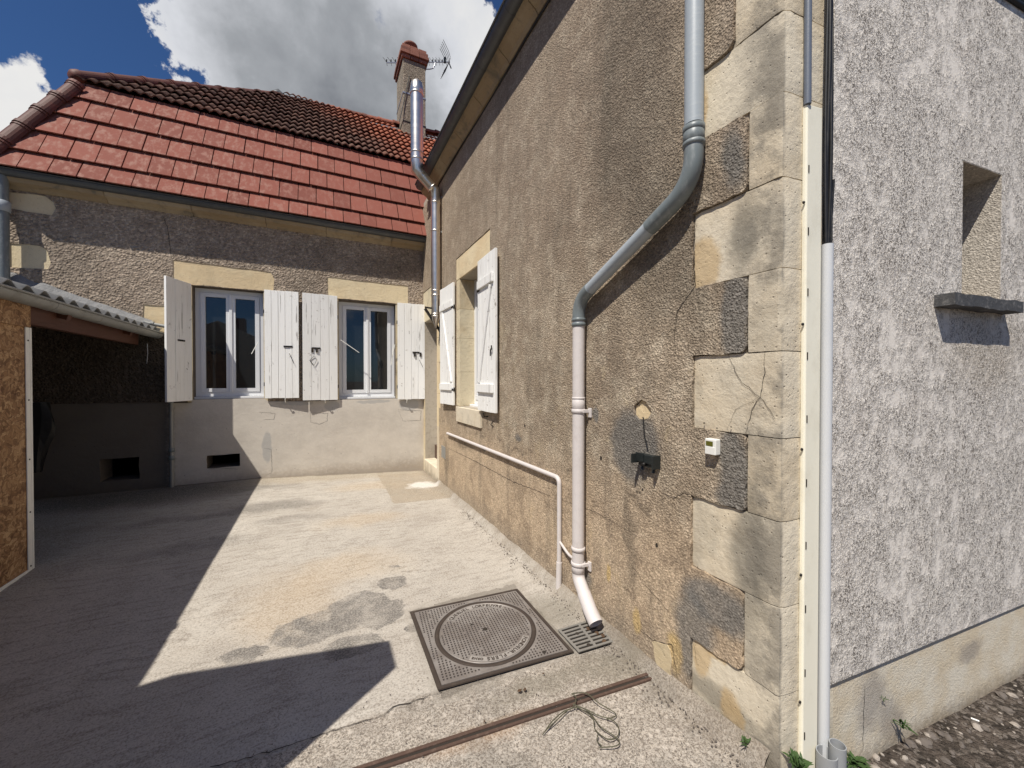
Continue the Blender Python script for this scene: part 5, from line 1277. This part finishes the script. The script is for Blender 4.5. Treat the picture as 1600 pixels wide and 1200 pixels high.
obj('cover_seat', MB().lathe([(RC - .004, .010), (RC - .006, .0125), (RC - .0215, .0125), (RC - .024, .010)], c3, (0, 0, 1), nseg), mat_castdark, MH)
RD = RC - .028
obj('cover_plate', MB().add([c3 + Vector((RD * math.cos(2 * math.pi * k / nseg), RD * math.sin(2 * math.pi * k / nseg), .0125)) for k in range(nseg)], [list(range(nseg))]), mat_cast, MH)
obj('cover_rim', MB().lathe([(RD, .010), (RD, .0145), (RD - .006, .0145), (RD - .007, .012)], c3, (0, 0, 1), nseg), mat_cast, MH)
# raised studs, far too many to be picked singly
pip = MB(); sp_ = .0182; a0 = math.atan2(ex.y, ex.x)
T1, T2 = (R(133), R(41)), (R(-40), R(-133))
def in_text(dx, dy):
    rr = math.hypot(dx, dy); an = math.atan2(dy, dx)
    return rr > RD - .055 and (T1[1] - .04 < an < T1[0] + .04 or T2[1] - .04 < an < T2[0] + .04)
for i in range(-21, 22):
    for j in range(-21, 22):
        d = ex * (i * sp_ + (0)) + Vector((-ex.y, ex.x)) * (j * sp_)
        rr = d.length; p = cc + d
        s_ok = rr > RC + .012 or (rr < RD - .014 and not in_text(d.x, d.y))
        if not s_ok: continue
        # inside the square?
        a_, b_, c_, d_ = cs_[3], cs_[2], cs_[1], cs_[0]
        ok = True
        for A_, B_ in ((a_, b_), (b_, c_), (c_, d_), (d_, a_)):
            e = (B_ - A_).normalized(); 
            if e.x * (p.y - A_.y) - e.y * (p.x - A_.x) < .034: ok = False
        if not ok or rng.random() < .01: continue
        h = .0042; q = [p + ex.xy * sx * h + Vector((-ex.y, ex.x)) * sy * h for sx, sy in ((-1, -1), (1, -1), (1, 1), (-1, 1))]
        t_ = [p + (k - p) * .7 for k in q]
        pip.add([Vector((k.x, k.y, .0124)) for k in q] + [Vector((k.x, k.y, .0152)) for k in t_], [(4, 5, 6, 7), (0, 1, 5, 4), (1, 2, 6, 5), (2, 3, 7, 6), (3, 0, 4, 7)])
obj('studs', pip, mat_pip, MH, kind='stuff', recalc=False)
# lettering bands
def band(t0, t1, r0, r1, z):
    m = MB(); n = 30
    for i in range(n + 1):
        a = t0 + (t1 - t0) * i / n; m.v += [c3 + Vector((r0 * math.cos(a), r0 * math.sin(a), z)), c3 + Vector((r1 * math.cos(a), r1 * math.sin(a), z))]
    for i in range(n): m.f.append([2 * i, 2 * i + 1, 2 * i + 3, 2 * i + 2])
    return m
mat_bandc = simple('cast_iron_worn', (.40, .37, .34), .5, .3, .4, (.2, .17, .15), 40)
for t0, t1 in (T1, T2): obj('lettering_band', band(t0, t1, RD - .047, RD - .010, .0138), mat_bandc, MH, recalc=False)
def text_arc(s, t0, t1, r, size, name):
    n = len(s); m = MB()
    for i, chh in enumerate(s):
        if chh == ' ': continue
        cu = bpy.data.curves.new('t', 'FONT'); cu.body = chh; cu.size = size; cu.align_x = 'CENTER'; cu.extrude = .0007; cu.offset = .0006
        ob = bpy.data.objects.new('t', cu); me = ob.to_mesh()
        a = t0 + (t1 - t0) * (i + .5) / n; rad = Vector((math.cos(a), math.sin(a), 0)); tan = Vector((math.sin(a), -math.cos(a), 0))
        vs = [c3 + rad * (r + v.co.y) + tan * v.co.x + Vector((0, 0, .0150 + v.co.z)) for v in me.vertices]
        m.add(vs, [tuple(p.vertices) for p in me.polygons]); ob.to_mesh_clear(); bpy.data.objects.remove(ob); bpy.data.curves.remove(cu)
    obj(name, m, mat_castdark, MH, recalc=False, kind='stuff')
text_arc('QUERUEL LORFEUVRE', T1[0] - .02, T1[1] + .02, RD - .040, .034, 'cast_lettering')
text_arc('FONDEUR-FLERS', T2[0] - .02, R(-112), RD - .040, .034, 'cast_lettering')
text_arc('ORNE', R(-116), T2[1] + .03, RD - .036, .022, 'cast_lettering')
for x, y, r_ in ((758, 983, .012), (737, 976, .006), (850, 1019, .009)):
    p = onZ(x, y, .013); obj('lift_hole', MB().lathe([(.001, .0034), (r_, .0034), (r_ * 1.2, .002)], (p.x, p.y, .0125), (0, 0, 1), 14), mat_crack, MH, at=(p.x, p.y, .0125))
# grate
GR = thing('drain_grate', (1.38, 1.83, .0), 'small grey slotted drain grate between the manhole and the wall under the spout', 'drain grate')
ga, gb, gc, gd = gp(872, 985), gp(934, 966), gp(957, 1004), gp(905, 1020)
def g2(s, t, z): p = gd.lerp(gc, s).lerp(ga.lerp(gb, s), t); return Vector((p.x, p.y, z))
obj('grate_pit', MB().add([g2(0, 0, .0075), g2(1, 0, .0075), g2(1, 1, .0075), g2(0, 1, .0075)], [(0, 1, 2, 3)]), mat_crack, GR)
mat_grate = simple('grate_grey', (.24, .225, .20), .75, .2, .4, (.12, .10, .085), 30)
for i in range(8):
    t = i / 7 * .94 + .03; hw = .045 if i not in (0, 7) else .05
    obj('grate_bar', MB().bar(g2(0, t, .014), g2(1, t, .014), .0125, .008), mat_grate, GR, at=g2(.5, t, .01), bev=.002)
for s in (.02, .5, .98):
    obj('grate_rib', MB().bar(g2(s, 0, .0135), g2(s, 1, .0135), .016, .008), mat_grate, GR, at=g2(s, .5, .01), bev=.002)
for (s, t), lb in zip(((.3, .62), (.75, .45), (.85, .30), (.35, .12), (.8, .1), (.62, .7)), ('left', 'centre right', 'right', 'front left corner', 'front right corner', 'back under the spout')):
    c = g2(s, t, .012); m = MB().lathe([(.001, .010), (.011, .008), (.015, 0)], c, (0, .1, 1), 7, False); 
    tag(obj('wet_leaf', m, mat_debris if s > .4 else mat_crack), 'clump of debris caught in the drain grate, ' + lb, 'debris', 'debris clumps on the drain grate')
# steel rail
ra, rb = gp(1026, 1050, .0), gp(540, 1209, .0); 
RL = thing('steel_rail', (ra.x, ra.y, 0), 'rusty double angle iron let into the concrete across the yard entrance', 'rail')
d = (rb - ra).normalized(); nrm2 = Vector((-d.y, d.x)); L_ = (rb - ra).length + .7
if nrm2.y > 0: nrm2 = -nrm2
def rl(s, o, z): p = ra + d * s + nrm2 * o; return Vector((p.x, p.y, z))
obj('angle_iron', MB().bar(rl(0, .0, .0), rl(L_, 0, .0), .016, .018), mat_rust, RL, bev=.002)
obj('angle_iron', MB().bar(rl(.01, .027, -.002), rl(L_, .027, -.002), .012, .018), mat_rust, RL, bev=.002)
obj('rail_groove', MB().bar(rl(0, .0145, -.002), rl(L_, .0145, -.002), .014, .010), mat_crack, RL)
wp = [[(848, 1148), (862, 1128), (880, 1112), (895, 1105), (900, 1090), (893, 1084)], [(893, 1084), (915, 1083), (935, 1098), (962, 1115), (955, 1122), (948, 1124)], [(895, 1100), (920, 1112), (938, 1135), (960, 1150), (968, 1160), (960, 1166), (936, 1168)],
      [(900, 1104), (925, 1120), (930, 1140), (950, 1155), (965, 1150), (966, 1135), (955, 1124), (935, 1118), (910, 1106), (890, 1108), (870, 1125), (852, 1142)], [(940, 1165), (933, 1158), (934, 1148)]]
wm = MB()
for j, P in enumerate(wp):
    pts = []
    for i, (x, y) in enumerate(P):
        z = .010 + .012 * abs(math.sin(i * 1.7 + j)) + (.012 if y < 1100 else 0); pts.append(onZ(x, y, z))
    fine_ = []
    for i in range(len(pts) - 1):
        a_, b_ = pts[max(i - 1, 0)], pts[i]; c_, d_ = pts[i + 1], pts[min(i + 2, len(pts) - 1)]
        for k in range(6):
            t = k / 6; fine_.append(.5 * ((2 * b_) + (c_ - a_) * t + (2 * a_ - 5 * b_ + 4 * c_ - d_) * t * t + (3 * b_ - a_ - 3 * c_ + d_) * t ** 3))
    fine_.append(pts[-1]); wm.tube(fine_, .0022, 6)
tag(obj('loose_wire', wm, mat_wire), 'tangle of thin loose wire lying over the rusty rail', 'wire')
# yard joint cracks and small litter
def crackG(pts, wd, seed, name='yard_crack'):
    r = random.Random(seed); P = []
    for i in range(len(pts) - 1):
        a, b = onZ(*pts[i], .0), onZ(*pts[i + 1], .0); k = max(1, int((b - a).length / .02))
        for j in range(k): P.append(a.lerp(b, j / k) + Vector((r.uniform(-1, 1), r.uniform(-1, 1), 0)) * .005)
    P.append(onZ(*pts[-1], 0)); m = MB(); n = len(P)
    for i, p in enumerate(P):
        dd_ = (P[min(i + 1, n - 1)] - P[max(i - 1, 0)]); dd_ = Vector((-dd_.y, dd_.x, 0)).normalized(); h = wd / 2 * r.uniform(.3, 1.3)
        zz_ = gz(p.x, p.y) + .0045 * mnoise.noise(Vector((p.x * 1.7, p.y * 1.7, 0))) + .0022
        m.v += [Vector(((p + dd_ * h).x, (p + dd_ * h).y, zz_)), Vector(((p - dd_ * h).x, (p - dd_ * h).y, zz_))]
    for i in range(n - 1): m.f.append([2 * i, 2 * i + 1, 2 * i + 3, 2 * i + 2])
    obj(name, m, mat_crack, kind='structure')
crackG([(330, 1199), (420, 1175), (500, 1148), (560, 1130), (600, 1118), (614, 1105), (640, 1098), (690, 1082)], .004, 1)
crackG([(1022, 1052), (1040, 1075), (1060, 1098), (1083, 1098)], .004, 5)
r = random.Random(5); peb = MB()
def stone_blob(m, c, s, r, flat=.6):
    n1, n2 = 5, 6; q = [Vector((0, 0, 1))]; rot = Matrix.Rotation(r.uniform(0, 6.28), 3, 'Z') @ Matrix.Rotation(r.uniform(-.5, .5), 3, 'X'); sx = r.uniform(.6, 1)
    vs = []
    for i in range(1, 4):
        ph = math.pi * i / 4
        for k in range(n2): th_ = 2 * math.pi * k / n2; vs.append(Vector((math.sin(ph) * math.cos(th_), math.sin(ph) * math.sin(th_) * sx, math.cos(ph) * flat)) * r.uniform(.75, 1.1))
    vs = [Vector((0, 0, flat))] + vs + [Vector((0, 0, -flat))]
    fs = [(0, 1 + k, 1 + (k + 1) % n2) for k in range(n2)] + [(1 + i * n2 + k, 1 + (i + 1) * n2 + k, 1 + (i + 1) * n2 + (k + 1) % n2, 1 + i * n2 + (k + 1) % n2) for i in range(2) for k in range(n2)] + [(1 + 2 * n2 + k, 1 + 3 * n2, 1 + 2 * n2 + (k + 1) % n2) for k in range(n2)]
    m.add([c + rot @ (v * s) for v in vs], fs)
pale = MB(); dark = MB()
for _ in range(2600):
    x = r.uniform(1.75, 4.6); y = r.uniform(-1.2, 1.0 - .11 * (x - 1.54) - .17)
    m_ = pale if r.random() < .28 else dark
    stone_blob(m_, Vector((x, y, -.118 + .018 * mnoise.noise(Vector((x * 3, y * 3, 0))))), r.choice([.005, .006, .008, .010, .013]) * r.uniform(.7, 1.3), r)
for _ in range(170):
    x = r.uniform(1.75, 4.4); y = r.uniform(-.9, 1.0 - .11 * (x - 1.54) - .17)
    if r.random() < .4: y = .975 - .11 * (x - 1.54) - .17 - abs(r.gauss(0, .04))
    stone_blob(pale if r.random() < .4 else dark, Vector((x, y, -.116 + .018 * mnoise.noise(Vector((x * 3, y * 3, 0))))), r.uniform(.014, .028), r, .5)
mat_stp = simple('pale_gravel', (.33, .29, .25), .9, 0, .5, (.16, .13, .11), 30); mat_std = simple('dark_gravel', (.13, .11, .095), .9, 0, .6, (.05, .042, .036), 30)
obj('pale_gravel', pale, mat_stp, kind='stuff', recalc=False); obj('dark_gravel', dark, mat_std, kind='stuff', recalc=False)
grit = MB()
for _ in range(420):
    x = r.uniform(-.4, 1.5); y = r.uniform(.9, 1.9) if r.random() < .7 else r.uniform(1.9, 5)
    stone_blob(grit, Vector((x, y, .003)), r.uniform(.0018, .004), r)
for _ in range(700):
    y = r.uniform(.9, 4.2); x = 1.50 - abs(r.gauss(0, .05)); stone_blob(grit, Vector((x, y, .004)), r.uniform(.002, .006), r)
obj('yard_grit', grit, mat_std, kind='stuff', recalc=False)
for k, (x, y, s) in enumerate(((812, 1079, .012), (820, 1077, .01), (757, 1127, .006), (849, 1052, .006), (276, 768, .018), (1132, 712 + 0, 0))):
    if not s: continue
    m = MB(); p = onZ(x, y, .012 + (.1 if x < 300 else 0)); stone_blob(m, Vector((p.x, p.y, p.z)), s, r, .4)
    tag(obj('leaf_scrap' if x > 300 else 'white_pebble', m, mat_debris if x > 300 else mat_whitepl), ['larger brown leaf scrap below the manhole frame', 'second brown leaf scrap touching the larger one below the manhole frame', 'tiny dark scrap above the rusty rail', 'dark scrap between the manhole corner and the rail', 'white pebble on the floor near the foot of the far wall'][k], 'debris' if x > 300 else 'pebble')
tag(obj('cigarette_end', MB().tube([onZ(1517, 1122, -.105), onZ(1530, 1127, -.105)], .004, 8), mat_whitepl), 'small white stick lying on the dark gravel', 'litter')
# weeds
def weed(c, n, ln, label, seed, up=.7):
    r = random.Random(seed); t = thing('weed', c, label, 'weed'); m = MB(); c = Vector(c)
    for i in range(n):
        a = r.uniform(0, 6.28); el_ = r.uniform(.25, 1.2) * up; L_ = ln * r.uniform(.5, 1.1); w_ = L_ * r.uniform(.06, .13)
        dir_ = Vector((math.cos(a) * math.cos(el_), math.sin(a) * math.cos(el_), math.sin(el_))); sd = Vector((-math.sin(a), math.cos(a), 0)); b = c + Vector((r.uniform(-1, 1), r.uniform(-1, 1), 0)) * ln * .25; o = len(m.v)
        for k in range(5):
            q = k / 4; p = b + dir_ * L_ * q - Vector((0, 0, 1)) * L_ * .35 * q * q; ww = w_ * math.sin(math.pi * (.12 + .86 * q))
            m.v += [p + sd * ww, p + Vector((0, 0, -.15 * ww)), p - sd * ww]
        for k in range(4):
            for l in range(2): s = o + k * 3 + l; m.f.append([s, s + 1, s + 4, s + 3])
    obj('leaves', m, mat_leaf, t, recalc=False); obj('root_crown', MB().lathe([(.001, ln * .08), (ln * .07, ln * .05), (ln * .1, -.01)], c, (0, 0, 1), 8), mat_leaf, t, at=c)
zf = lambda x, y, w_: onF(x, y, w_)
weed(tuple(onF(1246, 1198, .05)), 70, .06, 'green weed tuft squeezed against the left side of the trunking foot', 1, 1.3)
weed(tuple(onF(1338, 1194, .06)), 80, .058, 'leafy green weed clump right of the grey pipe stubs', 2, .9)
weed(tuple(onF(1411, 1134, .03)), 16, .05, 'single small weed at the foot of the pale plinth', 3, 1.1)
weed(tuple(onF(1381, 1092, .01)), 5, .022, 'tiny seedling growing out of a crack in the plinth', 4, 1.3)
weed(tuple(onX(1165, 1160, XW - .05)), 22, .03, 'low dark moss and weeds in the dirt at the foot of the corner', 5, .8)
